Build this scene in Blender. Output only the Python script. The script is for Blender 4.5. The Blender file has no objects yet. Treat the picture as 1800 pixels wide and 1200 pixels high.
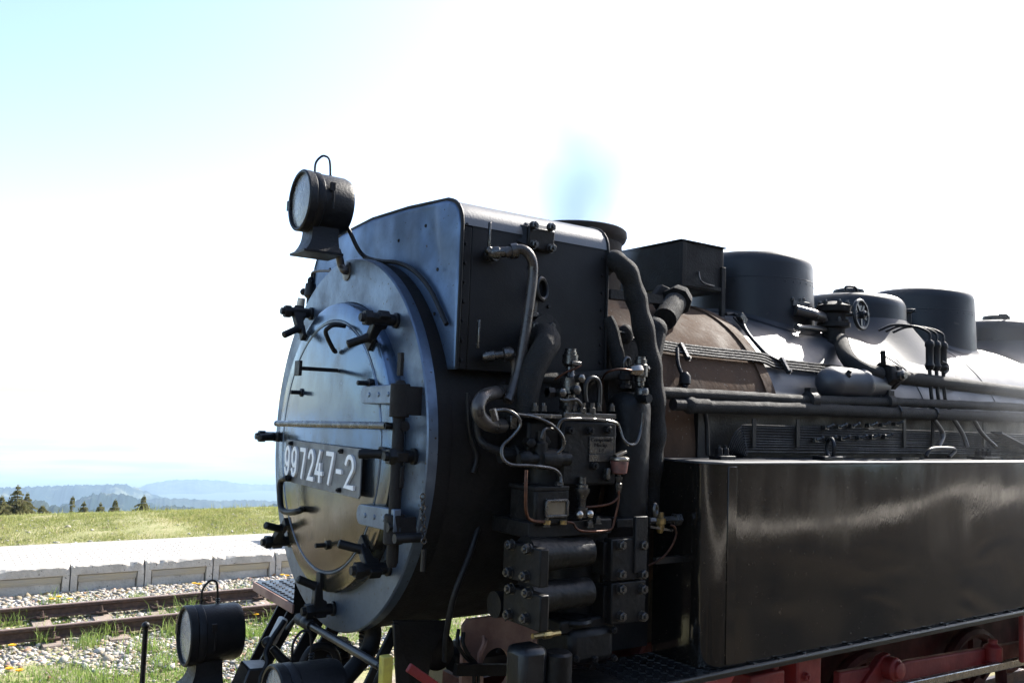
import bpy, bmesh, math, random
import numpy as np
from mathutils import Vector, Matrix
random.seed(7); rng = np.random.default_rng(7)
R_ = math.radians; PI = math.pi
sc = bpy.context.scene
COL = sc.collection
# world frame: x runs along the engine towards its cab, y away from the camera, z up from rail top, metres
# ------------------------------------------------------------------ camera
CAM = Vector((-1.7607, -4.0856, 2.5179)); YAW, PITCH, ROLL, FPX = 0.60041, 0.08407, 0.03715, 1505.16
cy, sy, cp, sp = math.cos(YAW), math.sin(YAW), math.cos(PITCH), math.sin(PITCH)
FWD = Vector((sy*cp, cy*cp, sp)); _r = Vector((cy, -sy, 0)); _u = _r.cross(FWD)
RIGHT = _r*math.cos(ROLL) + _u*math.sin(ROLL); UP = -_r*math.sin(ROLL) + _u*math.cos(ROLL)
cd = bpy.data.cameras.new('camera'); cam = bpy.data.objects.new('camera', cd); COL.objects.link(cam)
cd.sensor_fit = 'HORIZONTAL'; cd.sensor_width = 36; cd.lens = FPX/1800*36; cd.clip_start = .05; cd.clip_end = 200000
M = Matrix((RIGHT, UP, -FWD)).transposed().to_4x4(); M.translation = CAM; cam.matrix_world = M
sc.camera = cam
def ray(px, py): return FWD + RIGHT*float((px-900)/FPX) - UP*float((py-600)/FPX)
def at(px, py, x=None, y=None, z=None):
    d = ray(px, py)
    for i, v in enumerate((x, y, z)):
        if v is not None: return CAM + d*((v-CAM[i])/d[i])
ZB = 2.35
def on_boiler(px, py, R=.93):
    d = ray(px, py); o = CAM
    a = d.y**2+d.z**2; b = o.y*d.y+(o.z-ZB)*d.z; c = o.y**2+(o.z-ZB)**2-R*R
    D = max(b*b-a*c, 0); return o + d*((-b-math.sqrt(D))/a)
# ------------------------------------------------------------------ sky, sun, exposure
SUN = Vector((.76, .17, .63)).normalized()
elev = math.asin(SUN.z); az = math.atan2(SUN.x, SUN.y)      # azimuth from +y towards +x
w = bpy.data.worlds.new("World"); sc.world = w; w.use_nodes = True
nt = w.node_tree; bg = nt.nodes['Background']
sky = nt.nodes.new('ShaderNodeTexSky'); sky.sky_type = 'NISHITA'; sky.sun_disc = False
sky.sun_elevation = elev; sky.sun_rotation = az; sky.altitude = 1100; sky.air_density = 1.0; sky.dust_density = 3.2; sky.ozone_density = 1.0
nt.links.new(sky.outputs[0], bg.inputs[0]); bg.inputs[1].default_value = .13
sd = bpy.data.lights.new('sun', 'SUN'); sd.energy = 4.6; sd.angle = R_(.53); sd.color = (1, .95, .87)
so = bpy.data.objects.new('sun', sd); COL.objects.link(so); so.location = (10, 8, 30)
so.rotation_euler = (-SUN).to_track_quat('-Z', 'Y').to_euler()
vs = sc.view_settings; vs.view_transform = 'Standard'; vs.look = 'None'; vs.gamma = 1; vs.use_curve_mapping = False
vs.exposure = 1.6
sc.render.engine = 'CYCLES'
sc.cycles.use_denoising = True; sc.cycles.max_bounces = 10; sc.cycles.volume_bounces = 4
sc.cycles.sample_clamp_indirect = 8
# ------------------------------------------------------------------ materials
def mat(name, c1, c2=None, rough=.5, rough2=None, metal=0, scale=6, bump=0, bscale=60, detail=6, spec=.5, coat=0, lo=.35, hi=.65, stretch=(1,1,1)):
    m = bpy.data.materials.new(name); m.use_nodes = True; t = m.node_tree; n = t.nodes; L = t.links
    b = n['Principled BSDF']; b.inputs['Metallic'].default_value = metal; b.inputs['Roughness'].default_value = rough
    b.inputs['Specular IOR Level'].default_value = spec; b.inputs['Coat Weight'].default_value = coat
    b.inputs['Base Color'].default_value = (*c1, 1)
    tc = n.new('ShaderNodeTexCoord'); mp = n.new('ShaderNodeMapping'); mp.inputs['Scale'].default_value = stretch
    L.new(tc.outputs['Object'], mp.inputs['Vector'])
    if c2 or rough2:
        nz = n.new('ShaderNodeTexNoise'); nz.inputs['Scale'].default_value = scale; nz.inputs['Detail'].default_value = detail; nz.inputs['Roughness'].default_value = .62
        L.new(mp.outputs[0], nz.inputs['Vector'])
        rp = n.new('ShaderNodeMapRange'); rp.inputs[1].default_value = lo; rp.inputs[2].default_value = hi
        L.new(nz.outputs[0], rp.inputs[0])
        if c2:
            mx = n.new('ShaderNodeMix'); mx.data_type = 'RGBA'; mx.inputs[6].default_value = (*c1, 1); mx.inputs[7].default_value = (*c2, 1)
            L.new(rp.outputs[0], mx.inputs[0]); L.new(mx.outputs[2], b.inputs['Base Color'])
        if rough2 is not None:
            r2 = n.new('ShaderNodeMapRange'); r2.inputs[3].default_value = rough; r2.inputs[4].default_value = rough2
            L.new(rp.outputs[0], r2.inputs[0]); L.new(r2.outputs[0], b.inputs['Roughness'])
    if bump:
        bn = n.new('ShaderNodeTexNoise'); bn.inputs['Scale'].default_value = bscale; bn.inputs['Detail'].default_value = 4
        L.new(mp.outputs[0], bn.inputs['Vector'])
        bp = n.new('ShaderNodeBump'); bp.inputs['Strength'].default_value = bump; bp.inputs['Distance'].default_value = .02
        L.new(bn.outputs[0], bp.inputs['Height']); L.new(bp.outputs[0], b.inputs['Normal'])
    return m
def add_bump(m, scale, dist, strength=1, stretch=(1,1,1), detail=2):
    """a second, broad bump in front of the fine one: hand-beaten sheet"""
    t = m.node_tree; n = t.nodes; L = t.links; b = n['Principled BSDF']
    tc = n.new('ShaderNodeTexCoord'); mp = n.new('ShaderNodeMapping'); mp.inputs['Scale'].default_value = stretch
    L.new(tc.outputs['Object'], mp.inputs['Vector'])
    nz = n.new('ShaderNodeTexNoise'); nz.inputs['Scale'].default_value = scale; nz.inputs['Detail'].default_value = detail
    L.new(mp.outputs[0], nz.inputs['Vector'])
    bp = n.new('ShaderNodeBump'); bp.inputs['Strength'].default_value = strength; bp.inputs['Distance'].default_value = dist
    L.new(nz.outputs[0], bp.inputs['Height'])
    if b.inputs['Normal'].links: L.new(b.inputs['Normal'].links[0].from_socket, bp.inputs['Normal'])
    L.new(bp.outputs[0], b.inputs['Normal'])
def add_specks(m, col, scale=40, th=.12, rough=None):
    """small flecks of another colour: rust spots, paint chips, lime spots"""
    t = m.node_tree; n = t.nodes; L = t.links; b = n['Principled BSDF']
    tc = n.new('ShaderNodeTexCoord'); v = n.new('ShaderNodeTexNoise'); v.inputs['Scale'].default_value = scale; v.inputs['Detail'].default_value = 3
    L.new(tc.outputs['Object'], v.inputs['Vector'])
    mr = n.new('ShaderNodeMapRange'); mr.inputs[1].default_value = 1-.28-th; mr.inputs[2].default_value = 1-.25-th
    L.new(v.outputs[0], mr.inputs[0])
    mx = n.new('ShaderNodeMix'); mx.data_type = 'RGBA'; mx.inputs[7].default_value = (*col, 1)
    i = b.inputs['Base Color']
    if i.links: L.new(i.links[0].from_socket, mx.inputs[6])
    else: mx.inputs[6].default_value = i.default_value
    L.new(mr.outputs[0], mx.inputs[0]); L.new(mx.outputs[2], i)
MT = {}
MT['black'] = mat('black_paint', (.004,.004,.0045), (.010,.009,.009), .36, .62, scale=9, bump=.12, bscale=90, spec=.25)
MT['blackgloss'] = mat('black_gloss', (.005,.005,.006), (.009,.009,.009), .28, .45, scale=7, bump=.05, bscale=70, spec=.4)
MT['oily'] = mat('oily_black', (.003,.003,.0032), (.007,.006,.0055), .38, .65, scale=11, bump=.2, bscale=30, spec=.22)
MT['soot'] = mat('sooty_black', (.006,.0055,.005), (.013,.010,.009), .6, .8, scale=8, bump=.2, bscale=80, spec=.25)
MT['tank'] = mat('tank_paint', (.004,.004,.004), (.010,.008,.006), .04, .15, scale=5, stretch=(1,1,.3), bump=.012, bscale=120, spec=.6)
add_bump(MT['tank'], 1.1, .013, 1, (1,1,1.6), 1)
add_specks(MT['tank'], (.05,.04,.03), 55, .02)
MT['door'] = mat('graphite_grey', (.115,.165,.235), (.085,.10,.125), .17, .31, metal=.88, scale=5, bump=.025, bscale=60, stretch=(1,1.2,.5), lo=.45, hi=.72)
def ground_reflection_tint(m, col, z0, z1):
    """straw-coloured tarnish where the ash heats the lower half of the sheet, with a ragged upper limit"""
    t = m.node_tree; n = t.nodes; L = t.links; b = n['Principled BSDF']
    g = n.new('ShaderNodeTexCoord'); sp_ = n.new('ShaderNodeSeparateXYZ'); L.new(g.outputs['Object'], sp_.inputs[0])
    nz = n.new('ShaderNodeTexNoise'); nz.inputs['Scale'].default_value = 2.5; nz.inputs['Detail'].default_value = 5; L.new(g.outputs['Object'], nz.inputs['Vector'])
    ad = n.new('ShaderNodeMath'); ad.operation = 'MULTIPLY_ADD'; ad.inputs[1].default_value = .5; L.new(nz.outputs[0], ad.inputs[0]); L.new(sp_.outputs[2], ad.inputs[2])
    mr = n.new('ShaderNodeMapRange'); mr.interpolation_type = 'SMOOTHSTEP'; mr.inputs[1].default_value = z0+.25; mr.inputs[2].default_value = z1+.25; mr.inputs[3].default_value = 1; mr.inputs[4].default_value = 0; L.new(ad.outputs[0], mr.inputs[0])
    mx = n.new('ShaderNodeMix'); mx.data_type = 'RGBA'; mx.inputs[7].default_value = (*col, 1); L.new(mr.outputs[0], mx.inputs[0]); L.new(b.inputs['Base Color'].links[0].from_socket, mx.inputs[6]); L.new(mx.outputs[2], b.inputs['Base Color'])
ground_reflection_tint(MT['door'], (.15,.13,.095), 1.85, 2.5)  # straw below, blue above: ground and sky reflections put into the door colour
add_bump(MT['door'], 2.0, .006, 1)
add_specks(MT['door'], (.05,.035,.025), 60, .035)
MT['ring'] = mat('graphite_grey_worn', (.115,.155,.215), (.085,.105,.14), .30, .48, metal=.75, scale=6, bump=.06, bscale=60)
add_specks(MT['ring'], (.05,.04,.03), 45, .05)
MT['casing'] = mat('casing_front_grey', (.13,.20,.32), (.075,.11,.17), .40, .55, metal=.75, scale=3, bump=.02, bscale=60)
add_bump(MT['casing'], 2.6, .03, 1, (1,1.3,.8), 1)
add_specks(MT['casing'], (.04,.03,.025), 50, .03)
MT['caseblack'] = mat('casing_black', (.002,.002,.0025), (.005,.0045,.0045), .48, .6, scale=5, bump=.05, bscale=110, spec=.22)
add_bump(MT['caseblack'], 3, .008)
MT['caseroof'] = mat('ash_bleached_black', (.02,.02,.021), (.045,.044,.043), .36, .5, scale=7, bump=.08, bscale=120, spec=1)  # lighter, shinier copy of the casing black, sun glare put into the roof
MT['rust'] = mat('burnt_smokebox', (.060,.036,.023), (.098,.058,.036), .65, .85, scale=5, bump=.15, bscale=40, stretch=(1,1,.6), spec=.07)
add_specks(MT['rust'], (.11,.048,.028), 4.5, -.02); add_specks(MT['rust'], (.2,.17,.14), 70, .05)
MT['chimney'] = mat('chimney_soot_brown', (.02,.015,.012), (.04,.029,.022), .7, .85, scale=7, bump=.15, bscale=50, spec=.1)
MT['boiler'] = mat('boiler_lagging_black', (.014,.015,.019), (.030,.031,.037), .42, .56, scale=4, bump=.03, bscale=60, spec=.8)
add_bump(MT['boiler'], 3, .01)
add_specks(MT['boiler'], (.07,.06,.05), 11, .02); add_specks(MT['boiler'], (.008,.007,.006), 3.2, -.03)
MT['dome'] = mat('dome_black', (.008,.0085,.01), (.014,.014,.017), .4, .55, scale=4, bump=.04, bscale=70, spec=.35)
add_specks(MT['dome'], (.035,.032,.03), 14, .02)
MT['lag'] = mat('rope_lagging', (.006,.0058,.0056), (.014,.0125,.011), .7, .85, scale=20, bump=.3, bscale=150, spec=.3)
def lag_wave(m, s):
    t = m.node_tree; n = t.nodes; L = t.links; b = n['Principled BSDF']
    tc = n.new('ShaderNodeTexCoord'); wv = n.new('ShaderNodeTexWave'); wv.inputs['Scale'].default_value = s; wv.inputs['Distortion'].default_value = 3; wv.inputs['Detail'].default_value = 3; wv.inputs['Detail Scale'].default_value = 2.5
    wv.bands_direction = 'DIAGONAL'
    L.new(tc.outputs['Object'], wv.inputs['Vector'])
    bp = n.new('ShaderNodeBump'); bp.inputs['Strength'].default_value = .6; bp.inputs['Distance'].default_value = .002
    L.new(wv.outputs[1], bp.inputs['Height'])
    if b.inputs['Normal'].links: L.new(b.inputs['Normal'].links[0].from_socket, bp.inputs['Normal'])
    L.new(bp.outputs[0], b.inputs['Normal'])
lag_wave(MT['lag'], 70)
MT['steel'] = mat('dull_steel', (.12,.116,.11), (.05,.047,.045), .2, .42, metal=.85, scale=20, bump=.08, bscale=90)
MT['bright'] = mat('worn_steel', (.38,.36,.33), (.2,.18,.16), .22, .4, metal=1, scale=25)
MT['pipe'] = mat('bare_pipe', (.045,.04,.037), (.08,.07,.063), .24, .45, metal=.5, scale=14, bump=.1, bscale=80)
MT['copper'] = mat('copper_pipe', (.10,.042,.025), (.035,.02,.015), .3, .55, metal=.85, scale=25)
MT['brass'] = mat('dirty_brass', (.38,.27,.11), (.14,.10,.05), .35, .5, metal=.9, scale=30)
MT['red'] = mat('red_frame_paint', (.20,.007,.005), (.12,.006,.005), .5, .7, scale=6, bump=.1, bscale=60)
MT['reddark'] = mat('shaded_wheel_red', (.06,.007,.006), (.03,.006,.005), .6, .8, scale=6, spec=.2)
MT['redbrown'] = mat('faded_red_frame', (.26,.155,.12), (.17,.09,.07), .6, .8, scale=6, bump=.1, bscale=60)
add_specks(MT['redbrown'], (.03,.025,.022), 14, .04)
MT['yellow'] = mat('dull_yellow', (.5,.4,.05), (.3,.24,.05), .6, scale=12)
MT['plate'] = mat('number_plate_grey', (.14,.145,.15), (.10,.10,.105), .45, .6, metal=.3, scale=12, bump=.05)
MT['letter'] = mat('letter_white', (.78,.78,.78), (.66,.66,.66), .5, scale=30)
MT['white'] = mat('dirty_white', (.6,.58,.52), (.4,.37,.32), .6, scale=20)
MT['oilred'] = mat('oil_cup_red', (.17,.06,.045), (.07,.035,.03), .35, .6, scale=40)
def glassy():
    m = mat('lamp_glass', (.55,.58,.6), (.45,.48,.5), .12, .25, scale=20, bump=.25, bscale=35)
    m.node_tree.nodes['Principled BSDF'].inputs['Transmission Weight'].default_value = .6
    return m
MT['glass'] = glassy()
MT['window'] = mat('gauge_glass', (.06,.05,.035), (.1,.08,.05), .08, .2, scale=12)
# ------------------------------------------------------------------ mesh helpers
def fr(d):
    """two unit vectors square to d"""
    d = Vector(d).normalized(); a = Vector((0,0,1)) if abs(d.z) < .9 else Vector((1,0,0))
    u = d.cross(a).normalized(); return u, d.cross(u).normalized()
class MB:
    def __init__(s): s.v = []; s.f = []
    def add(s, v, f):
        o = len(s.v); s.v += [tuple(q) for q in v]; s.f += [tuple(i+o for i in q) for q in f]; return s
    def box(s, a, b):
        (x0,y0,z0),(x1,y1,z1) = a, b
        return s.add([(x0,y0,z0),(x1,y0,z0),(x1,y1,z0),(x0,y1,z0),(x0,y0,z1),(x1,y0,z1),(x1,y1,z1),(x0,y1,z1)],
                     [(0,3,2,1),(4,5,6,7),(0,1,5,4),(1,2,6,5),(2,3,7,6),(3,0,4,7)])
    def obox(s, c, ax, h):
        """box about c with half sizes h along the axes ax"""
        c = Vector(c); ax = [Vector(a).normalized() for a in ax]; v = []
        for k in range(8):
            sg = ((-1,1,1,-1)[k%4], (-1,-1,1,1)[k%4], -1 if k < 4 else 1)
            v.append(c + sum((ax[i]*h[i]*sg[i] for i in range(3)), Vector()))
        return s.add(v, [(0,3,2,1),(4,5,6,7),(0,1,5,4),(1,2,6,5),(2,3,7,6),(3,0,4,7)])
    def bar(s, a, b, wd, th, up=None):
        a, b = Vector(a), Vector(b); d = b-a; u, v = fr(d)
        if up is not None:
            u = d.cross(Vector(up)).normalized(); v = u.cross(d).normalized()
        return s.obox((a+b)/2, (d, u, v), (d.length/2, wd/2, th/2))
    def cyl(s, a, b, r, r2=None, n=16):
        return s.lathe(a, Vector(b)-Vector(a), [(0, r), ((Vector(b)-Vector(a)).length, r if r2 is None else r2)], n)
    def lathe(s, o, d, prof, n=24, caps=True, ph=0):
        """prof: (distance along d, radius)"""
        o = Vector(o); d = Vector(d).normalized(); u, v = fr(d); V = []; F = []
        for (t, r) in prof:
            for k in range(n):
                a = 2*PI*k/n+ph; V.append(o+d*t+(u*math.cos(a)+v*math.sin(a))*r)
        for i in range(len(prof)-1):
            for k in range(n):
                k2 = (k+1) % n; F.append((i*n+k, i*n+k2, (i+1)*n+k2, (i+1)*n+k))
        if caps:
            if prof[0][1] > 1e-6: F.append(tuple(range(n-1, -1, -1)))
            if prof[-1][1] > 1e-6: F.append(tuple((len(prof)-1)*n+k for k in range(n)))
        return s.add(V, F)
    def tube(s, pts, r, n=10, smooth=True, sub=6, wob=0, cap=True):
        P = [Vector(p) for p in pts]
        if smooth and len(P) > 2:
            Q = [P[0]*2-P[1]] + P + [P[-1]*2-P[-2]]; o = []
            for i in range(1, len(Q)-2):
                for k in range(sub):
                    t = k/sub; a, b, c, d = Q[i-1], Q[i], Q[i+1], Q[i+2]
                    o.append(.5*((2*b)+(c-a)*t+(2*a-5*b+4*c-d)*t*t+(3*b-a-3*c+d)*t**3))
            P = o+[P[-1]]
        elif wob:
            o = []
            for i in range(len(P)-1):
                m = max(2, int((P[i+1]-P[i]).length/.05))
                o += [P[i].lerp(P[i+1], k/m) for k in range(m)]
            P = o+[P[-1]]
        T = [(P[min(i+1, len(P)-1)]-P[max(i-1, 0)]).normalized() for i in range(len(P))]
        u, _ = fr(T[0]); V = []; F = []
        for i, p in enumerate(P):
            u = (u-T[i]*u.dot(T[i])).normalized(); v = T[i].cross(u)
            ri = (r(i/(len(P)-1)) if callable(r) else r)*(1+wob*random.uniform(-1, 1))
            for k in range(n):
                a = 2*PI*k/n; V.append(p+(u*math.cos(a)+v*math.sin(a))*ri)
        for i in range(len(P)-1):
            for k in range(n):
                k2 = (k+1) % n; F.append((i*n+k, i*n+k2, (i+1)*n+k2, (i+1)*n+k))
        if cap: F.append(tuple(range(n-1, -1, -1))); F.append(tuple((len(P)-1)*n+k for k in range(n)))
        return s.add(V, F)
    def torus(s, c, d, R, r, n=28, m=8, sx=1, sy=1):
        c = Vector(c); d = Vector(d).normalized(); u, v = fr(d); V = []; F = []
        for i in range(n):
            a = 2*PI*i/n; e = u*math.cos(a)*sx+v*math.sin(a)*sy
            for k in range(m):
                b = 2*PI*k/m; V.append(c+e*(R+r*math.cos(b))+d*r*math.sin(b))
        for i in range(n):
            for k in range(m):
                F.append((i*m+k, (i+1)%n*m+k, (i+1)%n*m+(k+1)%m, i*m+(k+1)%m))
        return s.add(V, F)
    def prism(s, poly, off):
        """closed polygon of 3D points pushed along off"""
        P = [Vector(p) for p in poly]; off = Vector(off); n = len(P)
        return s.add(P+[p+off for p in P], [tuple(range(n-1,-1,-1)), tuple(range(n, 2*n))]+[(k, (k+1)%n, (k+1)%n+n, k+n) for k in range(n)])
    def loft(s, A, B):
        n = len(A); return s.add(list(A)+list(B), [tuple(range(n-1,-1,-1)), tuple(range(n, 2*n))]+[(k, (k+1)%n, (k+1)%n+n, k+n) for k in range(n)])
    def sphere(s, c, r, sc3=(1,1,1), n=14):
        prof = [(-math.cos(PI*i/(n//2+1)), math.sin(PI*i/(n//2+1))) for i in range(n//2+2)]
        V = []; F = []
        for (t, q) in prof:
            for k in range(n):
                a = 2*PI*k/n; V.append((c[0]+r*sc3[0]*q*math.cos(a), c[1]+r*sc3[1]*q*math.sin(a), c[2]+r*sc3[2]*t))
        for i in range(len(prof)-1):
            for k in range(n): F.append((i*n+k, i*n+(k+1)%n, (i+1)*n+(k+1)%n, (i+1)*n+k))
        return s.add(V, F)
    def mesh(s, name, m, ang=38, fix=True):
        me = bpy.data.meshes.new(name); me.from_pydata(s.v, [], s.f)
        if fix:
            b = bmesh.new(); b.from_mesh(me); bmesh.ops.remove_doubles(b, verts=b.verts, dist=1e-6); bmesh.ops.recalc_face_normals(b, faces=b.faces); b.to_mesh(me); b.free()
        if ang:
            me.polygons.foreach_set('use_smooth', [True]*len(me.polygons)); me.set_sharp_from_angle(angle=R_(ang))
        me.materials.append(MT[m] if isinstance(m, str) else m)
        return me
def link(o, parent=None):
    COL.objects.link(o)
    if parent is not None:
        o.parent = parent
        o.matrix_parent_inverse = parent_world(parent).inverted()
    return o
def parent_world(p):
    m = Matrix.LocRotScale(p.location, p.rotation_euler, p.scale)
    return parent_world(p.parent) @ p.matrix_parent_inverse @ m if p.parent else m
def part(name, mb, m, parent=None, bevel=0, ang=38, label=None, fix=True):
    o = bpy.data.objects.new(name, mb.mesh(name, m, ang, fix)); link(o, parent)
    if bevel:
        b = o.modifiers.new('bevel', 'BEVEL'); b.width = bevel; b.segments = 2; b.limit_method = 'ANGLE'; b.angle_limit = R_(40); b.harden_normals = False
    if label: o['label'] = label
    return o
def empty(name, loc, parent=None):
    o = bpy.data.objects.new(name, None); o.location = loc; o.empty_display_size = .2; return link(o, parent)
def tag(o, label=None, cat=None, group=None, kind=None):
    for k, v in (('label', label), ('category', cat), ('group', group), ('kind', kind)):
        if v: o[k] = v
    return o
_bolt = {}
def bolt(parent, p, d, r=.022, h=None, m='steel', name='bolt'):
    """hexagon head with a washer and a stub of thread; the mesh is shared"""
    key = (m, name)
    if key not in _bolt:
        b = MB(); b.lathe((0,0,0), (0,0,1), [(0,1.15),(.10,1.15)], 14); b.lathe((0,0,.12), (0,0,1), [(0,1),(.62,1),(.72,.86)], 6); b.lathe((0,0,.8), (0,0,1), [(0,.5),(.35,.45)], 8)
        _bolt[key] = b.mesh(name, m, 30)
    o = bpy.data.objects.new(name, _bolt[key]); o.location = Vector(p); o.scale = (r,r,r if h is None else h)
    o.rotation_mode = 'XYZ'; o.rotation_euler = Vector(d).to_track_quat('Z', 'Y').to_euler()
    return link(o, parent)
X = Vector((1,0,0)); Y = Vector((0,1,0)); Z = Vector((0,0,1))
# ------------------------------------------------------------------ materials of the setting
def ground_mat():
    m = bpy.data.materials.new('ground_soil_grass'); m.use_nodes = True; t = m.node_tree; n = t.nodes; L = t.links; b = n['Principled BSDF']; b.inputs['Roughness'].default_value = .95; b.inputs['Specular IOR Level'].default_value = .1
    g = n.new('ShaderNodeNewGeometry'); sx = n.new('ShaderNodeSeparateXYZ'); L.new(g.outputs['Position'], sx.inputs[0])
    def noise(s, d=5):
        q = n.new('ShaderNodeTexNoise'); q.inputs['Scale'].default_value = s; q.inputs['Detail'].default_value = d; L.new(g.outputs['Position'], q.inputs['Vector']); return q.outputs[0]
    def rng_(v, a, c):
        q = n.new('ShaderNodeMapRange'); q.inputs[1].default_value = a; q.inputs[2].default_value = c; L.new(v, q.inputs[0]); return q.outputs[0]
    def mix(f, a, c):
        q = n.new('ShaderNodeMix'); q.data_type = 'RGBA'; L.new(f, q.inputs[0])
        for i, v in ((6, a), (7, c)):
            if isinstance(v, tuple): q.inputs[i].default_value = (*v, 1)
            else: L.new(v, q.inputs[i])
        return q.outputs[2]
    def math_(op, a, c):
        q = n.new('ShaderNodeMath'); q.operation = op; q.use_clamp = True
        for i, v in ((0, a), (1, c)):
            if isinstance(v, (int, float)): q.inputs[i].default_value = v
            else: L.new(v, q.inputs[i])
        return q.outputs[0]
    soil = mix(rng_(noise(9), .35, .65), (.20,.165,.125), (.30,.26,.21))
    grass = mix(rng_(noise(3.5), .3, .7), (.19,.20,.085), (.29,.27,.15))
    grass = mix(rng_(noise(1.7, 8), .52, .72), grass, (.30,.265,.15))
    near = mix(rng_(noise(1.3, 7), .44, .56), grass, soil)
    y = sx.outputs[1]
    far_side = mix(rng_(y, 11.3, 11.7), near, grass)
    # the visitors' side: dark tarred platform, then a light gravel way, then meadow
    asphalt = mix(rng_(noise(1.1,4), .46, .56), (.02,.019,.018), (.075,.058,.04))
    way = mix(rng_(noise(6), .3, .7), (.78,.71,.60), (.66,.59,.49))
    meadow = mix(rng_(noise(.05), .35, .65), (.05,.07,.02), (.09,.09,.035))
    c = mix(rng_(y, -2.6, -2.3), asphalt, far_side)
    c = mix(rng_(y, -15.1, -14.7), way, c)
    c = mix(rng_(y, -18, -17.6), asphalt, c)
    c = mix(rng_(y, -44, -43), meadow, c)
    c = mix(rng_(y, 60, 200), c, (.035,.05,.022))
    c = mix(rng_(y, 7000, 11000), c, mix(rng_(noise(.0009, 6), .4, .6), (.10,.13,.05), (.30,.27,.16)))
    L.new(c, b.inputs['Base Color'])
    bp = n.new('ShaderNodeBump'); bp.inputs['Strength'].default_value = .6; bp.inputs['Distance'].default_value = .03; L.new(noise(35), bp.inputs['Height']); L.new(bp.outputs[0], b.inputs['Normal'])
    return m
MT['ground'] = ground_mat()
def blade_mat(name, a, c, e, scale):
    m = mat(name, a, c, .6, scale=scale, spec=.25); t = m.node_tree; n = t.nodes; L = t.links; b = n['Principled BSDF']
    tc = n.new('ShaderNodeTexCoord'); q = n.new('ShaderNodeTexNoise'); q.inputs['Scale'].default_value = 45; L.new(tc.outputs['Object'], q.inputs['Vector'])
    mr = n.new('ShaderNodeMapRange'); mr.inputs[1].default_value = .5; mr.inputs[2].default_value = .68; L.new(q.outputs[0], mr.inputs[0])
    mx = n.new('ShaderNodeMix'); mx.data_type = 'RGBA'; mx.inputs[7].default_value = (*e, 1); L.new(b.inputs['Base Color'].links[0].from_socket, mx.inputs[6]); L.new(mr.outputs[0], mx.inputs[0]); L.new(mx.outputs[2], b.inputs['Base Color'])
    tr = n.new('ShaderNodeBsdfTranslucent'); L.new(mx.outputs[2], tr.inputs[0]); ms = n.new('ShaderNodeMixShader'); ms.inputs[0].default_value = .35
    L.new(b.outputs[0], ms.inputs[1]); L.new(tr.outputs[0], ms.inputs[2]); L.new(ms.outputs[0], n['Material Output'].inputs[0])
    return m
MT['grass'] = blade_mat('grass_blades', (.20,.245,.06), (.32,.33,.11), (.44,.39,.21), 2.2)
MT['concrete'] = mat('weathered_concrete', (.58,.53,.45), (.42,.38,.32), .85, scale=5, bump=.5, bscale=28, detail=9)
add_specks(MT['concrete'], (.10,.09,.08), 30, .05)
MT['slabbrown'] = mat('slab_recess_stained', (.50,.42,.27), (.40,.37,.32), .88, scale=3, bump=.4, bscale=30, stretch=(.4,1,3.5))
MT['paver'] = mat('pale_paver', (.42,.40,.36), (.33,.31,.28), .85, scale=6, bump=.2, bscale=40)
MT['joint'] = mat('joint_sand', (.29,.265,.23), (.22,.20,.17), .95, scale=9)
MT['railside'] = mat('rusty_rail', (.045,.026,.019), (.09,.05,.034), .75, scale=18, bump=.3, bscale=60)
MT['railhead'] = mat('rail_head', (.20,.13,.10), (.28,.20,.16), .5, metal=.3, scale=10)
MT['sleeper'] = mat('concrete_sleeper', (.26,.195,.16), (.18,.15,.125), .9, scale=8, bump=.4, bscale=40)
MT['forest'] = mat('forest_hill', (.010,.018,.017), (.042,.05,.034), .95, scale=.02, detail=9, spec=0, bump=1, bscale=.03)
MT['meadowhill'] = mat('wooded_hill_with_clearings', (.014,.024,.020), (.12,.125,.075), .95, scale=.0065, detail=9, spec=0, lo=.53, hi=.62)
MT['needles'] = blade_mat('spruce_needles', (.085,.105,.04), (.18,.165,.07), (.28,.24,.12), 5)
MT['bark'] = mat('spruce_bark', (.12,.095,.075), (.07,.05,.04), .9, scale=12, bump=.4, bscale=40)
def stone_mat():
    m = mat('ballast_stone', (.5,.5,.5), None, .85, bump=.3, bscale=90, spec=.3); t = m.node_tree; n = t.nodes
    a = n.new('ShaderNodeVertexColor'); a.layer_name = 'stone'; t.links.new(a.outputs[0], n['Principled BSDF'].inputs['Base Color']); return m
MT['stone'] = stone_mat()
MT['petal'] = mat('dandelion_yellow', (.75,.5,.02), (.7,.38,.01), .6, scale=60)
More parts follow.
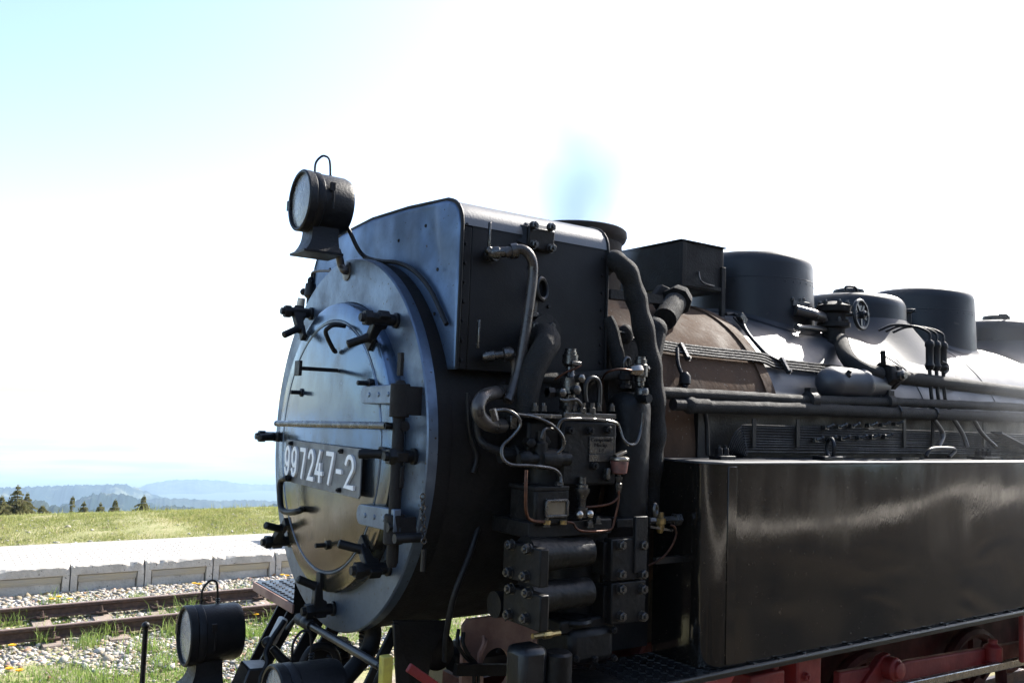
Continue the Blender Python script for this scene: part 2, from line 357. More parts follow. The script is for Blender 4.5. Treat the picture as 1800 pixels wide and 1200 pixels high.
# ------------------------------------------------------------------ the land
def zland(x, y):
    ys = [-60000,-3000,-400,-60,-7,-6.9,-2.55,-2.5,9.5,11.6,13.2,14.3,16,30,60,200,1000,3000,8000,60000]
    zs = [-700,-300,-30,-.2,-.2,.0,.0,-.2,-.2,.12,.24,.27,.1,-2.6,-8,-48,-260,-470,-720,-760]
    return np.interp(y, ys, zs)
def build_ground():
    xs = np.unique(np.concatenate([np.linspace(-60000,-2000,12), np.linspace(-2000,-60,14), np.linspace(-60,-12,12), np.linspace(-12,22,70), np.linspace(22,80,14), np.linspace(80,2000,12), np.linspace(2000,60000,12)]))
    ys = np.unique(np.concatenate([[-60000,-9000,-3000,-1000,-400,-150], np.linspace(-60,-8,16), [-7,-6.9,-5,-4,-2.55,-2.5], np.linspace(-2.4,18,70), [20,24,30,40,50,60,90,140,200,400,700,1000,2000,3000,5000,8000,12000,20000,35000,60000]]))
    X_, Y_ = np.meshgrid(xs, ys); Zv = zland(X_, Y_)
    nearm = ((Y_ > -2) & (Y_ < 60)).astype(float)
    Zv = Zv + nearm*(rng.normal(0, .012, Zv.shape)) + np.where((Y_ > 12) & (Y_ < 15.5), .018*np.sin(X_*1.3)+.016*np.sin(X_*3.1+1), 0)
    nx, ny = len(xs), len(ys)
    v = np.stack([X_, Y_, Zv], -1).reshape(-1, 3)
    f = [(j*nx+i, j*nx+i+1, (j+1)*nx+i+1, (j+1)*nx+i) for j in range(ny-1) for i in range(nx-1)]
    me = bpy.data.meshes.new('ground'); me.from_pydata(v.tolist(), [], f); me.materials.append(MT['ground'])
    me.polygons.foreach_set('use_smooth', [True]*len(f))
    o = bpy.data.objects.new('ground', me); link(o); tag(o, 'grassy stony ground round the tracks, falling away behind the crest', None, None, 'structure')
build_ground()
def hill(prof, D, m, label, depth=.25, drop=.12, rough=1.0):
    """a wooded ridge: crest line at distance D (metres along y), a long front slope and a back slope, as one terrain mesh"""
    px = np.array([p[0] for p in prof], float); py = np.array([p[1] for p in prof], float)
    cols = np.arange(px[0], px[-1]+.1, 2.5); V = []; nr = 14
    c = [at(q, np.interp(q, px, py), y=D) for q in cols]
    ph = rng.uniform(0, 6, 5)
    for i, p in enumerate(c):
        jag = rough*D*.0009*(math.sin(i*.9+ph[0])+.7*math.sin(i*2.3+ph[1])+rng.normal(0, .6))
        for k in range(nr+3):
            if k <= nr:
                s = 1-k/nr                                   # 1 at the foot, 0 on the crest
                z = p.z+jag*max(0, 1-s*5)+rng.normal(0, .0006)*D*rough*(k < nr)-(s**1.15)*D*drop+ (0 if k == nr else D*.003*math.sin(i*.21+k*.8+ph[2])*math.sin(k*.5+ph[3]))
                V.append((p.x-s*D*depth*.2, D-s*D*depth, z))
            else:
                V.append((p.x+(k-nr)*D*.02, D+(k-nr)*D*.12, p.z-(k-nr)*D*.09))
    n = nr+3; F = [(i*n+k, (i+1)*n+k, (i+1)*n+k+1, i*n+k+1) for i in range(len(c)-1) for k in range(n-1)]
    me = bpy.data.meshes.new('hill'); me.from_pydata(V, [], F); me.materials.append(MT[m]); me.polygons.foreach_set('use_smooth', [True]*len(F))
    o = bpy.data.objects.new('hill', me); link(o); tag(o, label, None, None, 'structure')
hill([(-500,872),(-200,868),(150,880),(230,868),(243,857),(260,850),(300,843),(340,842),(390,844),(420,849),(450,851),(490,851),(700,852),(1100,850)], 6500, 'forest', 'pale blue far mountain ridge beside the engine front', .3, .07, .35)
hill([(-600,850),(-200,858),(0,856),(60,855),(130,852),(200,851),(215,850),(240,857),(270,868),(300,877),(360,886),(490,893),(800,905)], 4300, 'meadowhill', 'long blue wooded ridge behind the spruces', .3, .08, .5)
hill([(200,885),(250,878),(280,875),(330,876),(380,880),(440,878),(490,881),(560,878),(800,876),(1100,880)], 3500, 'forest', 'low blue violet ridge under the far mountain', .25, .05, .6)
hill([(40,905),(80,895),(110,886),(140,876),(165,868),(190,866),(220,868),(250,878),(275,887),(300,898),(330,906)], 2600, 'meadowhill', 'rounded wooded hill with clearings behind the small spruces', .22, .05, .8)
hill([(-500,880),(-100,884),(30,890),(60,881),(72,878),(88,886),(105,890),(130,888),(150,894),(200,900),(280,891),(300,887),(340,892),(360,894),(400,893),(450,892),(482,886),(560,884),(900,890)], 1700, 'forest', 'dark wooded slope low behind the grass crest', .2, .05, 1)
# ------------------------------------------------------------------ far platform
YP, ZP, YB = 9.417, .172, 11.56
pf = MB(); pf.box((-14, YP+.1, -.3), (24, YB, ZP-.003))
plat = part('platform_surface', pf, 'joint'); tag(plat, 'bright paved top of the low far platform', None, None, 'structure')
def build_paving():
    V = []; F = []; a, c, g = .2, .1, .005
    i0 = int(-8/a); i1 = int(12/a)
    for j in range(int((YB-YP-.16)/c)):
        y = YP+.155+j*c
        for i in range(i0, i1):
            x = i*a+(j % 2)*a/2; h = ZP+random.uniform(-.0015, .002); t = random.uniform(-.001, .001); o = len(V); k = .004
            V += [(x+g,y+g,h-.03),(x+a-g,y+g,h-.03),(x+a-g,y+c-g,h-.03),(x+g,y+c-g,h-.03),(x+g+k,y+g+k,h+t),(x+a-g-k,y+g+k,h-t),(x+a-g-k,y+c-g-k,h-t),(x+g+k,y+c-g-k,h+t)]
            F += [(o+4,o+5,o+6,o+7),(o,o+1,o+5,o+4),(o+1,o+2,o+6,o+5),(o+2,o+3,o+7,o+6),(o+3,o,o+4,o+7)]
    me = bpy.data.meshes.new('paving_stone'); me.from_pydata(V, [], F); me.materials.append(MT['paver'])
    o = bpy.data.objects.new('paving_stone', me); link(o, plat); o['kind'] = 'stuff'
build_paving()
wall = empty('platform_wall', (2, YP, -.25)); tag(wall, 'chipped concrete slab wall along the edge of the far platform', 'wall')
def wall_slab(x0, x1, seed):
    """precast edge slab: upright ribs at both ends, a thick top lip broken along its edge, a sunk panel between"""
    r = random.Random(seed); o = empty('wall_slab', ((x0+x1)/2, YP, -.3), wall)
    b = MB(); zt = ZP+.004; n = 16
    xa, xb = x0+.008, x1-.008
    # lip with a ragged front edge
    V = []; F = []; n = 44; wk = 0; wv = [0]*(n+1)
    for k in range(n+1): wk = max(0, wk*.78+r.gauss(0, .008)+(.05 if r.random() < .05 else 0)); wv[k] = wk
    for _ in range(2): wv = [(wv[max(k-1,0)]+2*wv[k]+wv[min(k+1,n)])/4 for k in range(n+1)]
    for k in range(n+1):
        x = xa+(xb-xa)*k/n; ch = wv[k]+(.035*max(0, 1-min(k, n-k)/3) if r.random() < .8 else 0)
        V += [(x, YP+.16, zt+r.uniform(-.002,.002)), (x, YP+.012+ch, zt-.004+r.uniform(-.004,.002)), (x, YP-.004+ch*.4, zt-.02-ch*.8), (x, YP+r.uniform(-.003,.003), ZP-.13), (x, YP+.05, ZP-.15), (x, YP+.16, ZP-.15)]
    for k in range(n):
        for q in range(6): F.append((k*6+q, (k+1)*6+q, (k+1)*6+(q+1)%6, k*6+(q+1)%6))
    F += [tuple(range(5,-1,-1)), tuple(n*6+q for q in range(6))]
    b.add(V, F)
    for e0, e1 in ((xa, xa+.085), (xb-.085, xb)):
        b.loft([(e0,YP+.16,-.42),(e0,YP+.0,-.42),(e1,YP+.0,-.42),(e1,YP+.16,-.42)], [(e0,YP+.16,ZP-.13),(e0,YP+.004,ZP-.13),(e1,YP+.004,ZP-.13),(e1,YP+.16,ZP-.13)])
    part('slab_frame', b, 'concrete', o, .004, 25)
    c = MB(); s = .03
    c.loft([(xa+.07,YP+.16,-.42),(xa+.09,YP+.03,-.42),(xb-.09,YP+.04,-.42),(xb-.07,YP+.16,-.42)], [(xa+.07,YP+.16,ZP-.14),(xa+.09+s,YP+.055,ZP-.14),(xb-.09-s,YP+.055,ZP-.14),(xb-.07,YP+.16,ZP-.14)])
    part('slab_panel', c, 'concrete', o, 0, 25)
    d = MB(); d.loft([(xa+.10,YP+.16,ZP-.235),(xa+.10,YP+.036,ZP-.235),(xb-.10,YP+.036,ZP-.235),(xb-.10,YP+.16,ZP-.235)], [(xa+.10,YP+.16,ZP-.145),(xa+.095,YP+.020,ZP-.145),(xb-.095,YP+.020,ZP-.145),(xb-.10,YP+.16,ZP-.145)]); part('slab_bevel', d, 'slabbrown', o, 0, 25)
for k in range(-6, 11): wall_slab(.155+.98*k-.0, .155+.98*(k+1), k+50)
# ------------------------------------------------------------------ tracks
def rail_mb(y0, x0=-16, x1=26):
    """flat-bottom rail with its head top on z = 0"""
    p = [(-.055,-.14),(.055,-.14),(.055,-.128),(.012,-.112),(.008,-.05),(.032,-.036),(.032,-.006),(.026,0),(-.026,0),(-.032,-.006),(-.032,-.036),(-.008,-.05),(-.012,-.112),(-.055,-.128)]
    b = MB(); n = len(p); xs = np.linspace(x0, x1, 22); V = []; F = []
    for x in xs:
        dy = random.uniform(-.002,.002); V += [(x, y0+a+dy, z) for a, z in p]
    for i in range(len(xs)-1):
        for k in range(n): F.append((i*n+k, (i+1)*n+k, (i+1)*n+(k+1)%n, i*n+(k+1)%n))
    F += [tuple(range(n)), tuple((len(xs)-1)*n+k for k in range(n-1,-1,-1))]
    return b.add(V, F)
sl = MB(); sl.loft([(-.12,-.86,-.3),(.12,-.86,-.3),(.12,.86,-.3),(-.12,.86,-.3)], [(-.10,-.80,-.160),(.10,-.80,-.160),(.10,.80,-.160),(-.10,.80,-.160)]); SL = sl.mesh('sleeper', 'sleeper', 30)
def clip_mesh():
    b = MB(); b.box((-.06,-.045,-.128),(.06,.045,-.112)); b.lathe((0,0,-.112),(0,0,1),[(0,.028),(.02,.028)],6); b.cyl((0,0,-.09),(0,0,-.045),.011,None,8); b.lathe((0,0,-.085),(0,0,1),[(0,.02),(.018,.018)],6)
    return b.mesh('rail_clip', 'railside', 30)
CL = clip_mesh()
def track(yc, label, x0, x1, step, off, detail):
    t = empty('railway_track', (2, yc, -.25)); tag(t, label, 'track')
    for s in (-1, 1):
        part('rail', rail_mb(yc+s*.53), 'railside', t, 0, 30)
        hd = MB(); hd.box((-16, yc+s*.53-.024, -.002), (26, yc+s*.53+.024, .0025)); part('rail_head', hd, 'railhead', t.children[-1])
    k = 0; x = x0+off
    while x < x1:
        o = bpy.data.objects.new('sleeper', SL); o.location = (x, yc, random.uniform(-.006,.004)); link(o, t)
        if detail:
            for s in (-1, 1):
                for q in (-1, 1):
                    c = bpy.data.objects.new('rail_clip', CL); c.location = (x+random.uniform(-.02,.02), yc+s*.53+q*.085, 0); link(c, o)
        x += step
    return t
YT = 7.275
far_track = track(YT, 'rusty empty track running below the far platform', -6, 12, .66, .35, True)
for s in (-1, 1):                                                     # fish plates at the rail joint
    xj = at(350, 1052, y=YT+.53).x if s > 0 else at(452, 1075, y=YT-.53).x
    fp = MB(); fp.box((xj-.24, YT+s*.53-.034, -.105), (xj+.24, YT+s*.53-.014, -.048)); f = part('fish_plate', fp, 'railside', far_track, .003)
    for q in (-.17, -.06, .06, .17): bolt(f, (xj+q, YT+s*.53-.034, -.078), -Y, .017, .03, 'railside')
own_track = track(0, 'track under the steam engine mostly hidden by its frame', -5, 14, .66, .1, False)
# ------------------------------------------------------------------ ballast
def stones(name, n, region, size, label, zf=-.2, seed=3, mask=None):
    g = np.random.default_rng(seed); b = bmesh.new(); bmesh.ops.create_icosphere(b, subdivisions=1, radius=1)
    bv = np.array([v.co[:] for v in b.verts]); bf = np.array([[v.index for v in f.verts] for f in b.faces]); b.free()
    x = g.uniform(region[0], region[1], n); y = g.uniform(region[2], region[3], n)
    if mask is not None: k = mask(x, y, g); x, y = x[k], y[k]; n = len(x)
    s = size*np.exp(g.normal(0, .38, n)); kn = len(bv)
    v = bv[None]*(1+g.normal(0, .2, (n, kn, 1)))*s[:, None, None]*np.stack([g.uniform(.8,1.4,n), g.uniform(.7,1.1,n), g.uniform(.45,.8,n)], -1)[:, None]
    a = g.uniform(0, 6.28, n); ca, sa = np.cos(a)[:, None], np.sin(a)[:, None]
    v = np.stack([v[..., 0]*ca-v[..., 1]*sa, v[..., 0]*sa+v[..., 1]*ca, v[..., 2]], -1)
    z = zf(x, y) if callable(zf) else np.full(n, zf)
    v += np.stack([x, y, z+s*.3], -1)[:, None]
    f = (bf[None]+(np.arange(n)*kn)[:, None, None]).reshape(-1, 3)
    me = bpy.data.meshes.new(name); me.vertices.add(n*kn); me.vertices.foreach_set('co', v.reshape(-1))
    me.loops.add(len(f)*3); me.loops.foreach_set('vertex_index', f.reshape(-1)); me.polygons.add(len(f)); me.polygons.foreach_set('loop_start', np.arange(len(f))*3); me.update(calc_edges=True)
    ca_ = me.color_attributes.new('stone', 'FLOAT_COLOR', 'POINT'); tone = g.uniform(.12, .40, n)**1.0; warm = g.uniform(.0, .07, n)
    pk = g.random(n) < .12
    col = np.stack([tone+warm+pk*.06, tone+warm*.3-pk*.02, tone-warm*.8-pk*.04, np.ones(n)], -1).clip(.04, 1)
    ca_.data.foreach_set('color', np.repeat(col, kn, 0).reshape(-1).astype(np.float32))
    me.materials.append(MT['stone']); o = bpy.data.objects.new(name, me); link(o); tag(o, label, None, None, 'stuff')
def nz2(x, y, s=1.0): return np.sin(x*1.7*s+1.3*np.sin(y*1.1*s))+np.sin(y*2.3*s+x*.7*s+.5)+.7*np.sin(x*4.1*s-y*3.3*s)
stones('ballast_gravel', 75000, (-3.2, 6.2, 4.3, 9.42), .0175, 'pale gravel lying between and beside the far rails', -.195, 3, lambda x, y, g: (g.random(len(x)) < np.where(y > 8.4, 1, np.where(y > 6.2, .5+.3*np.sign(nz2(x, y)), .36+.34*np.sign(nz2(x, y)+.1)))))
stones('stone_scatter', 1600, (-3, 12, 11.6, 14.0), .018, 'loose stones scattered over the grass bank', lambda x, y: zland(x, y), 5, lambda x, y, g: g.random(len(x)) < np.where(x < 1.5, .8, .3))
# ------------------------------------------------------------------ grass
MT['tuft'] = blade_mat('fresh_tuft_blades', (.15,.26,.045), (.24,.33,.08), (.38,.36,.16), 3)
def grass(name, x, y, zf, h, label, seed, wid=.0045, lean=.45, m='grass'):
    g = np.random.default_rng(seed); n = len(x); h = h*np.exp(g.normal(0, .35, n)); z = zf(x, y) if callable(zf) else np.full(n, zf)
    a = g.uniform(0, 6.28, n); l = np.abs(g.normal(0, lean, n))*h; d = np.stack([np.cos(a)*l, np.sin(a)*l], -1)
    b = g.uniform(0, 6.28, n); wv = np.stack([np.cos(b), np.sin(b)], -1)*(wid*g.uniform(.6, 1.4, n))[:, None]
    P = np.stack([x, y], -1); v = np.zeros((n, 5, 3))
    v[:, 0, :2] = P-wv; v[:, 1, :2] = P+wv; v[:, 2, :2] = P+d*.35+wv*.7; v[:, 3, :2] = P+d*.35-wv*.7; v[:, 4, :2] = P+d
    v[:, 0, 2] = v[:, 1, 2] = z-.01; v[:, 2, 2] = v[:, 3, 2] = z+h*.6; v[:, 4, 2] = z+h*(1-.25*l/np.maximum(h, 1e-4))
    o = (np.arange(n)*5)[:, None]
    f = np.concatenate([o+np.array([0,1,2]), o+np.array([0,2,3]), o+np.array([3,2,4])], 1).reshape(-1, 3)
    me = bpy.data.meshes.new(name); me.vertices.add(n*5); me.vertices.foreach_set('co', v.reshape(-1))
    me.loops.add(len(f)*3); me.loops.foreach_set('vertex_index', f.reshape(-1)); me.polygons.add(len(f)); me.polygons.foreach_set('loop_start', np.arange(len(f))*3); me.update(calc_edges=True)
    me.materials.append(MT[m]); q = bpy.data.objects.new(name, me); link(q); tag(q, label, None, None, 'stuff')
def scatter(n, region, keep, seed):
    g = np.random.default_rng(seed); x = g.uniform(region[0], region[1], n); y = g.uniform(region[2], region[3], n); k = g.random(n) < keep(x, y); return x[k], y[k]
x, y = scatter(110000, (-3, 9, 11.58, 15.2), lambda x, y: np.clip(.62+.3*nz2(x, y, 1.4)/2+.3*(y > 13), .38, 1), 11)
grass('grass', x, y, zland, .038, 'yellowish green grass covering the bank behind the platform', 12)
x, y = scatter(2600, (-3, 9, 13.2, 14.6), lambda x, y: np.clip(nz2(x, y, 2), 0, 1), 13)
grass('grass', x, y, zland, .12, 'taller grass standing along the crest of the bank', 14, .005, .35)
x, y = scatter(130000, (-3, 6.5, 4.2, 9.2), lambda x, y: np.where(y > 8.3, .08*(nz2(x, y, 1.5) > .7), np.where(y > 6.2, .6, 1)*np.clip(.75*(nz2(x, y, 1.0) < .3)+.12, 0, 1)), 15)
grass('grass', x, y, -.2, .036, 'short patchy grass growing through the gravel between the tracks', 16, .0045, .6, 'tuft')
def tufts():
    xs, ys = [], []
    g = np.random.default_rng(21)
    for px, py, n, s in ((78,1132,260,.07),(190,1122,200,.08),(215,1108,200,.07),(285,1100,260,.09),(240,1062,120,.06),(430,1048,160,.06),(410,1050,60,.05),(150,1138,160,.09),(300,1118,140,.08),(440,1120,200,.12),(455,1160,200,.14),(95,1062,70,.08),(130,1080,120,.13),(330,1072,80,.1),(20,1098,120,.1),(170,1200,200,.15),(260,1145,160,.12),(280,1170,160,.13),(475,1090,120,.1)):
        p = at(px, py, z=-.2); xs.append(g.normal(p.x, s, n)); ys.append(g.normal(p.y, s, n))
    return np.concatenate(xs), np.concatenate(ys)
x, y = tufts(); grass('grass_tufts', x, y, -.2, .14, 'bright green tufts of longer grass beside the far rails', 22, .004, .6, 'tuft')
# dandelions
def dandelion():
    o = empty('dandelion', (0,0,0)); h = MB(); st = MB(); st.tube([(0,0,0),(.004,.002,.05),(.006,0,.09)], .0022, 6)
    for k in range(30):
        a = k*2.4; r = .004+.018*math.sqrt(k/30); c = Vector((math.cos(a)*r, math.sin(a)*r, .10-r*r*14)); d = Vector((math.cos(a), math.sin(a), .45)).normalized()
        h.obox(Vector((.006,0,0))+c, (d, d.cross(Z), d.cross(d.cross(Z))), (.012,.0035,.001))
    part('flower_head', h, 'petal', o, 0, 0); part('stem', st, 'grass', o)
    return o
D0 = dandelion()
DL = ['left of three yellow dandelions close under the platform wall', 'middle of three yellow dandelions close under the platform wall', 'right of three yellow dandelions close under the platform wall',
      'left of a pair of yellow dandelions in the gravel above the lower headlamp', 'right of a pair of yellow dandelions in the gravel above the lower headlamp', 'yellow dandelion just below the near rail at the edge of the picture',
      'upper of two yellow dandelions in the corner gravel below the rails', 'lower of two yellow dandelions in the corner gravel below the rails',
      'left of two yellow dandelions at the wall foot right by the engine step', 'right of two yellow dandelions at the wall foot right by the engine step', 'lone yellow dandelion between the rails left of the engine step']
for i, (px, py) in enumerate(((90,1056),(103,1052),(123,1056),(342,1028),(350,1029),(20,1138),(32,1183),(16,1180),(497,1013),(505,1014),(449,1083))):
    o = D0 if i == 0 else D0.copy()
    if i:
        COL.objects.link(o)
        for c in list(D0.children): q = c.copy(); COL.objects.link(q); q.parent = o
    o.location = at(px, py, z=-.12)+Vector((0,0,-.09)); o.rotation_euler.z = i*1.1; o.scale = (1.25,)*3
    tag(o, DL[i], 'flower', 'dandelions in the gravel')
# ------------------------------------------------------------------ spruces beyond the crest
def spruce(px, py_top, D, width_px, label, bare=0, seed=1, lop=0):
    r = random.Random(seed); top = at(px, py_top, y=D); zb = float(zland(0, D))-.2; h = top.z-zb; W = width_px/FPX*(top-CAM).dot(FWD)/2
    t = empty('spruce_tree', (top.x, D, zb)); tag(t, label, 'tree')
    tr = MB(); W *= 1.25; tr.tube([(top.x-.02*h*lop, D, zb), (top.x-.008*h*lop, D+.02, zb+h*.5), (top.x, D, zb+h)], lambda s: .035*h*.55*(1-s)+.006, 8, sub=5)
    cr = MB(); vis = at(px, 903, y=D).z; n = int(22+h*3)
    z0 = zb+h*(.12 if not bare else .0); H = zb+h-z0
    for k in range(n):
        s = (k+r.random())/n; z = z0+H*(1-s*.995)
        vs_ = (zb+h-z)/max(top.z-vis+.15, .1)                 # 0 at the tip, 1 where the grass hides it
        R = W*min(max(vs_, 0)**1.15, 1.1)*r.uniform(.6, 1.2)+.03
        if bare and vs_ > .5: R *= .35
        m = int(7+4*min(vs_, 1))
        for q in range(m):
            if r.random() < (.1 if not bare else (.25 if vs_ < .5 else .75)): continue
            a = 2*PI*q/m+r.random()*1.3+k; e = Vector((math.cos(a), math.sin(a), 0)); side = Vector((-e.y, e.x, 0)); L = R*r.uniform(.55, 1.12)
            o = Vector((top.x, D, z)); ns = max(3, int(L/.07))
            tr.bar(o, o+e*L*.8+Z*(L*.05), .018, .018)
            for j in range(ns):
                f = (j+.6)/ns; p = o+e*(L*f)+Z*(-L*.30*f*f+.10*L*f); ww = (.07+.13*L*(1-f*.5))*r.uniform(.6,1.3)
                for sd in (-1, 1):
                    u = (e*.75+side*sd*r.uniform(.55, 1.1)+Z*r.uniform(-.28,.2)).normalized(); nn = u.cross(Z).normalized()*.02+Z*.012*r.uniform(-1,1)
                    cr.add([p-nn, p+nn, p+u*ww+nn*.4-Z*.03, p+u*ww-nn*.4-Z*.03], [(0,1,2,3)])
                    cr.add([p, p+u*ww*.8+Z*.05, p+u*ww*.95-Z*.07], [(0,1,2)])
        if s < .12:
            for q in range(5):
                a = r.random()*6.28; p = Vector((top.x, D, z)); cr.add([p, p+Vector((math.cos(a)*.06, math.sin(a)*.06, .16)), p+Vector((math.cos(a+.5)*.05, math.sin(a+.5)*.05, .10))], [(0,1,2)])
    part('trunk', tr, 'bark', t, 0, 40, None, False); part('crown', cr, 'needles', t, 0, 0, None, False)
spruce(32, 853, 45, 62, 'tallest spruce with a bare spiky tip, in the clump at the edge', 0, 2)
spruce(4, 874, 44, 46, 'dark spruce left of the tallest one in the clump', 0, 3)
spruce(48, 868, 46, 44, 'bushy spruce close against the right of the tallest one', 0, 4)
spruce(75, 889, 47, 40, 'lowest spruce at the right end of the clump', 0, 5)
spruce(128, 873, 48, 18, 'thin wind-stripped spruce with a bare trunk and tufted top', 1, 6)
spruce(148, 884, 50, 34, 'small spruce just right of the bare-trunked one', 0, 7)
spruce(177, 886, 50, 30, 'small pale spruce in the middle of the row of young spruces', 0, 8)
spruce(203, 879, 47, 34, 'small leaning spruce left of the broad one', 0, 9, 3)
spruce(253, 872, 46, 46, 'broad young spruce standing alone at the right of the row', 0, 10)
spruce(293, 894, 55, 20, 'tiny spruce tip showing over the crest beside the broad spruce', 0, 11)
spruce(438, 902, 60, 9, 'tiny dark bush tip on the crest near the engine front', 0, 12)

# ------------------------------------------------------------------ added unseen things: a bench for its shadow, and a long dark building behind the camera
BXO = at(418, 956, z=.17).x+.95-5.1
def bench():  # added out of sight to throw the dark patch onto the platform
    t = empty('platform_bench', (BXO+5.2, 10.4, ZP)); tag(t, 'wooden bench on the far platform just behind the engine front', 'bench')
    wood = mat('bench_wood', (.2,.13,.07), (.12,.08,.05), .6, scale=14, stretch=(1,8,1))
    for k in range(3):
        b = MB(); b.box((BXO+5.0+.14*k, 9.9, ZP+.43), (BXO+5.12+.14*k, 10.9, ZP+.46)); part('seat_board', b, wood, t, .004)
    for yy in (10.05, 10.75):
        b = MB(); b.box((BXO+5.02,yy-.03,ZP),(BXO+5.08,yy+.03,ZP+.43)); b.box((BXO+5.34,yy-.03,ZP),(BXO+5.40,yy+.03,ZP+.43)); b.box((BXO+5.02,yy-.03,ZP+.39),(BXO+5.40,yy+.03,ZP+.42)); part('leg_frame', b, 'steel', t, .003)
bench()
def dark_building():  # added unseen to keep sky light and reflections off the near side
    t = empty('station_hotel', (5, -47, -.3)); tag(t, 'long dark stone building behind the photographer, mirrored in the tank', 'building')
    st = mat('dark_stone', (.07,.06,.05), (.11,.095,.075), .9, scale=1.2, bump=.3, bscale=4); rf = mat('slate_roof', (.03,.03,.033), (.05,.05,.052), .6, scale=2)
    b = MB(); b.box((-40,-58,-1),(60,-46,13.5)); part('wall', b, st, t)
    b = MB(); b.prism([(-41,-44.8,13.5),(-41,-52,20),(-41,-59.2,13.5)], (102,0,0)); part('roof', b, rf, t)
    for i in range(24):
        for j in range(4):
            b = MB(); b.box((-37+4*i,-46.1,1.2+3.1*j),(-35.4+4*i,-45.95,3.0+3.1*j)); f = part('window', b, 'white', t)
            b = MB(); b.box((-36.9+4*i,-46.0,1.3+3.1*j),(-35.5+4*i,-45.93,2.9+3.1*j)); part('pane', b, 'window', f)
dark_building()
# ------------------------------------------------------------------ haze: the air between here and the hills
HZ = MB(); HZ.box((-61000,-61000,-762), (61000,61000,7.5)); 
hm = bpy.data.materials.new('haze_air'); hm.use_nodes = True; hn = hm.node_tree.nodes; hn.remove(hn['Principled BSDF'])
pv = hn.new('ShaderNodeVolumePrincipled'); pv.inputs['Color'].default_value = (.58,.77,1,1); pv.inputs['Density'].default_value = 1.05e-4; pv.inputs['Anisotropy'].default_value = .25
hm.node_tree.links.new(pv.outputs[0], hn['Material Output'].inputs['Volume'])
MT['haze'] = hm
hz = part('haze', HZ, 'haze', None, 0, 0); tag(hz, 'bluish summer haze hanging over the hills', None, None, 'stuff')
# ================================================================== the engine
LOCO = empty('steam_locomotive', (4.5, 0, 0)); tag(LOCO, 'black narrow gauge steam engine numbered 99 7247-2 with red frame', 'locomotive')
C0 = Vector((0,0,ZB))
def P(name, mb, m, parent=None, bevel=0, ang=38, label=None): return part(name, mb, m, parent if parent is not None else LOCO, bevel, ang, label)
# frame, wheels and cylinders (almost all below the picture)
fm = MB()
for s in (-1, 1): fm.prism([(-.45,s*.42-.015,.62),(9.6,s*.42-.015,.62),(9.6,s*.42-.015,1.05),(3.0,s*.42-.015,1.05),(2.7,s*.42-.015,1.25),(1.75,s*.42-.015,1.25),(1.55,s*.42-.015,.92),(-.45,s*.42-.015,.86)], (0,.03,0))
for xx in (.9, 2.4, 4.5, 6.5, 8.5): fm.box((xx,-.40,.66),(xx+.03,.40,1.0))
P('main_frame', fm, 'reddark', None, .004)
for i, xw in enumerate((.35, 2.3, 3.7, 5.1, 6.5, 7.9, 9.2)):
    r = .275 if i in (0, 6) else .5; wb = MB()
    for s in (-1, 1):
        wb.torus((xw, s*.53, r), Y, r-.04, .045, 28, 8); wb.lathe((xw, s*.53-.05, r), Y, [(0,.13),(.1,.13)], 16)
        for k in range(12):
            a = 2*PI*k/12; wb.bar((xw, s*.53, r), (xw+math.cos(a)*(r-.05), s*.53, r+math.sin(a)*(r-.05)), .04, .03)
    wb.cyl((xw,-.55,r),(xw,.55,r),.07)
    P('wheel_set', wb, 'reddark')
for s in (-1, 1):
    cb = MB(); cb.lathe((1.15, s*.98, .66), X, [(0,.30),(.06,.33),(.1,.30),(.8,.30),(.84,.33),(.9,.30)], 28); cb.lathe((1.3, s*.92, .90), X, [(0,.10),(.05,.12),(.6,.12),(.65,.10)], 20)
    P('cylinder', cb, 'blackgloss')
    rd = MB(); rd.bar((2.3, s*.72, .48), (7.9, s*.72, .48), .03, .10); rd.bar((1.7, s*.95, .70), (3.7, s*.80, .50), .03, .1)
    P('coupling_rod', rd, 'steel', None, .006)
# boiler
b = MB(); b.lathe((.03,0,ZB), X, [(0,.90),(0,.916),(.94,.916),(.94,.90)], 96)
P('smokebox_front', b, 'soot')
b = MB(); b.lathe((.972,0,ZB), X, [(0,.90),(0,.916),(1.258,.916),(1.258,.928),(1.338,.928),(1.338,.905)], 96)
P('smokebox', b, 'rust')
b = MB(); b.lathe((2.30,0,ZB), X, [(0,.88),(0,.905),(7.4,.905)], 96)
BOIL = P('boiler', b, 'boiler')
for xb in (3.95, 4.95, 6.25, 7.4):
    b = MB(); b.lathe((xb-.035,0,ZB), X, [(0,.904),(0,.909),(.07,.909),(.07,.904)], 96, False); P('boiler_band', b, 'boiler', BOIL)
b = MB(); b.box((9.2,-1.3,1.36),(9.24,1.3,3.4)); b.box((9.1,-1.4,3.4),(11.6,1.4,3.47)); b.box((9.24,1.26,1.36),(11.5,1.3,3.4)); b.box((9.24,-1.3,1.36),(11.5,-1.26,2.4)); P('cab', b, 'black', None, .01)
b = MB(); b.box((7.5,-.85,1.3),(9.2,.85,3.0)); P('firebox', b, 'boiler', None, .12)
# smokebox saddle and its sooty front drum
b = MB(); b.lathe((.02,0,ZB), X, [(0,.90),(0,.921),(.09,.921),(.1,.917)], 96); P('smokebox_band', b, 'soot')
b = MB(); b.loft([(1.75,-.42,1.24),(2.3,-.42,1.24),(2.3,.42,1.24),(1.75,.42,1.24)], [(1.6,-.62,1.75),(2.4,-.62,1.75),(2.4,.62,1.75),(1.6,.62,1.75)]); P('saddle', b, 'soot')
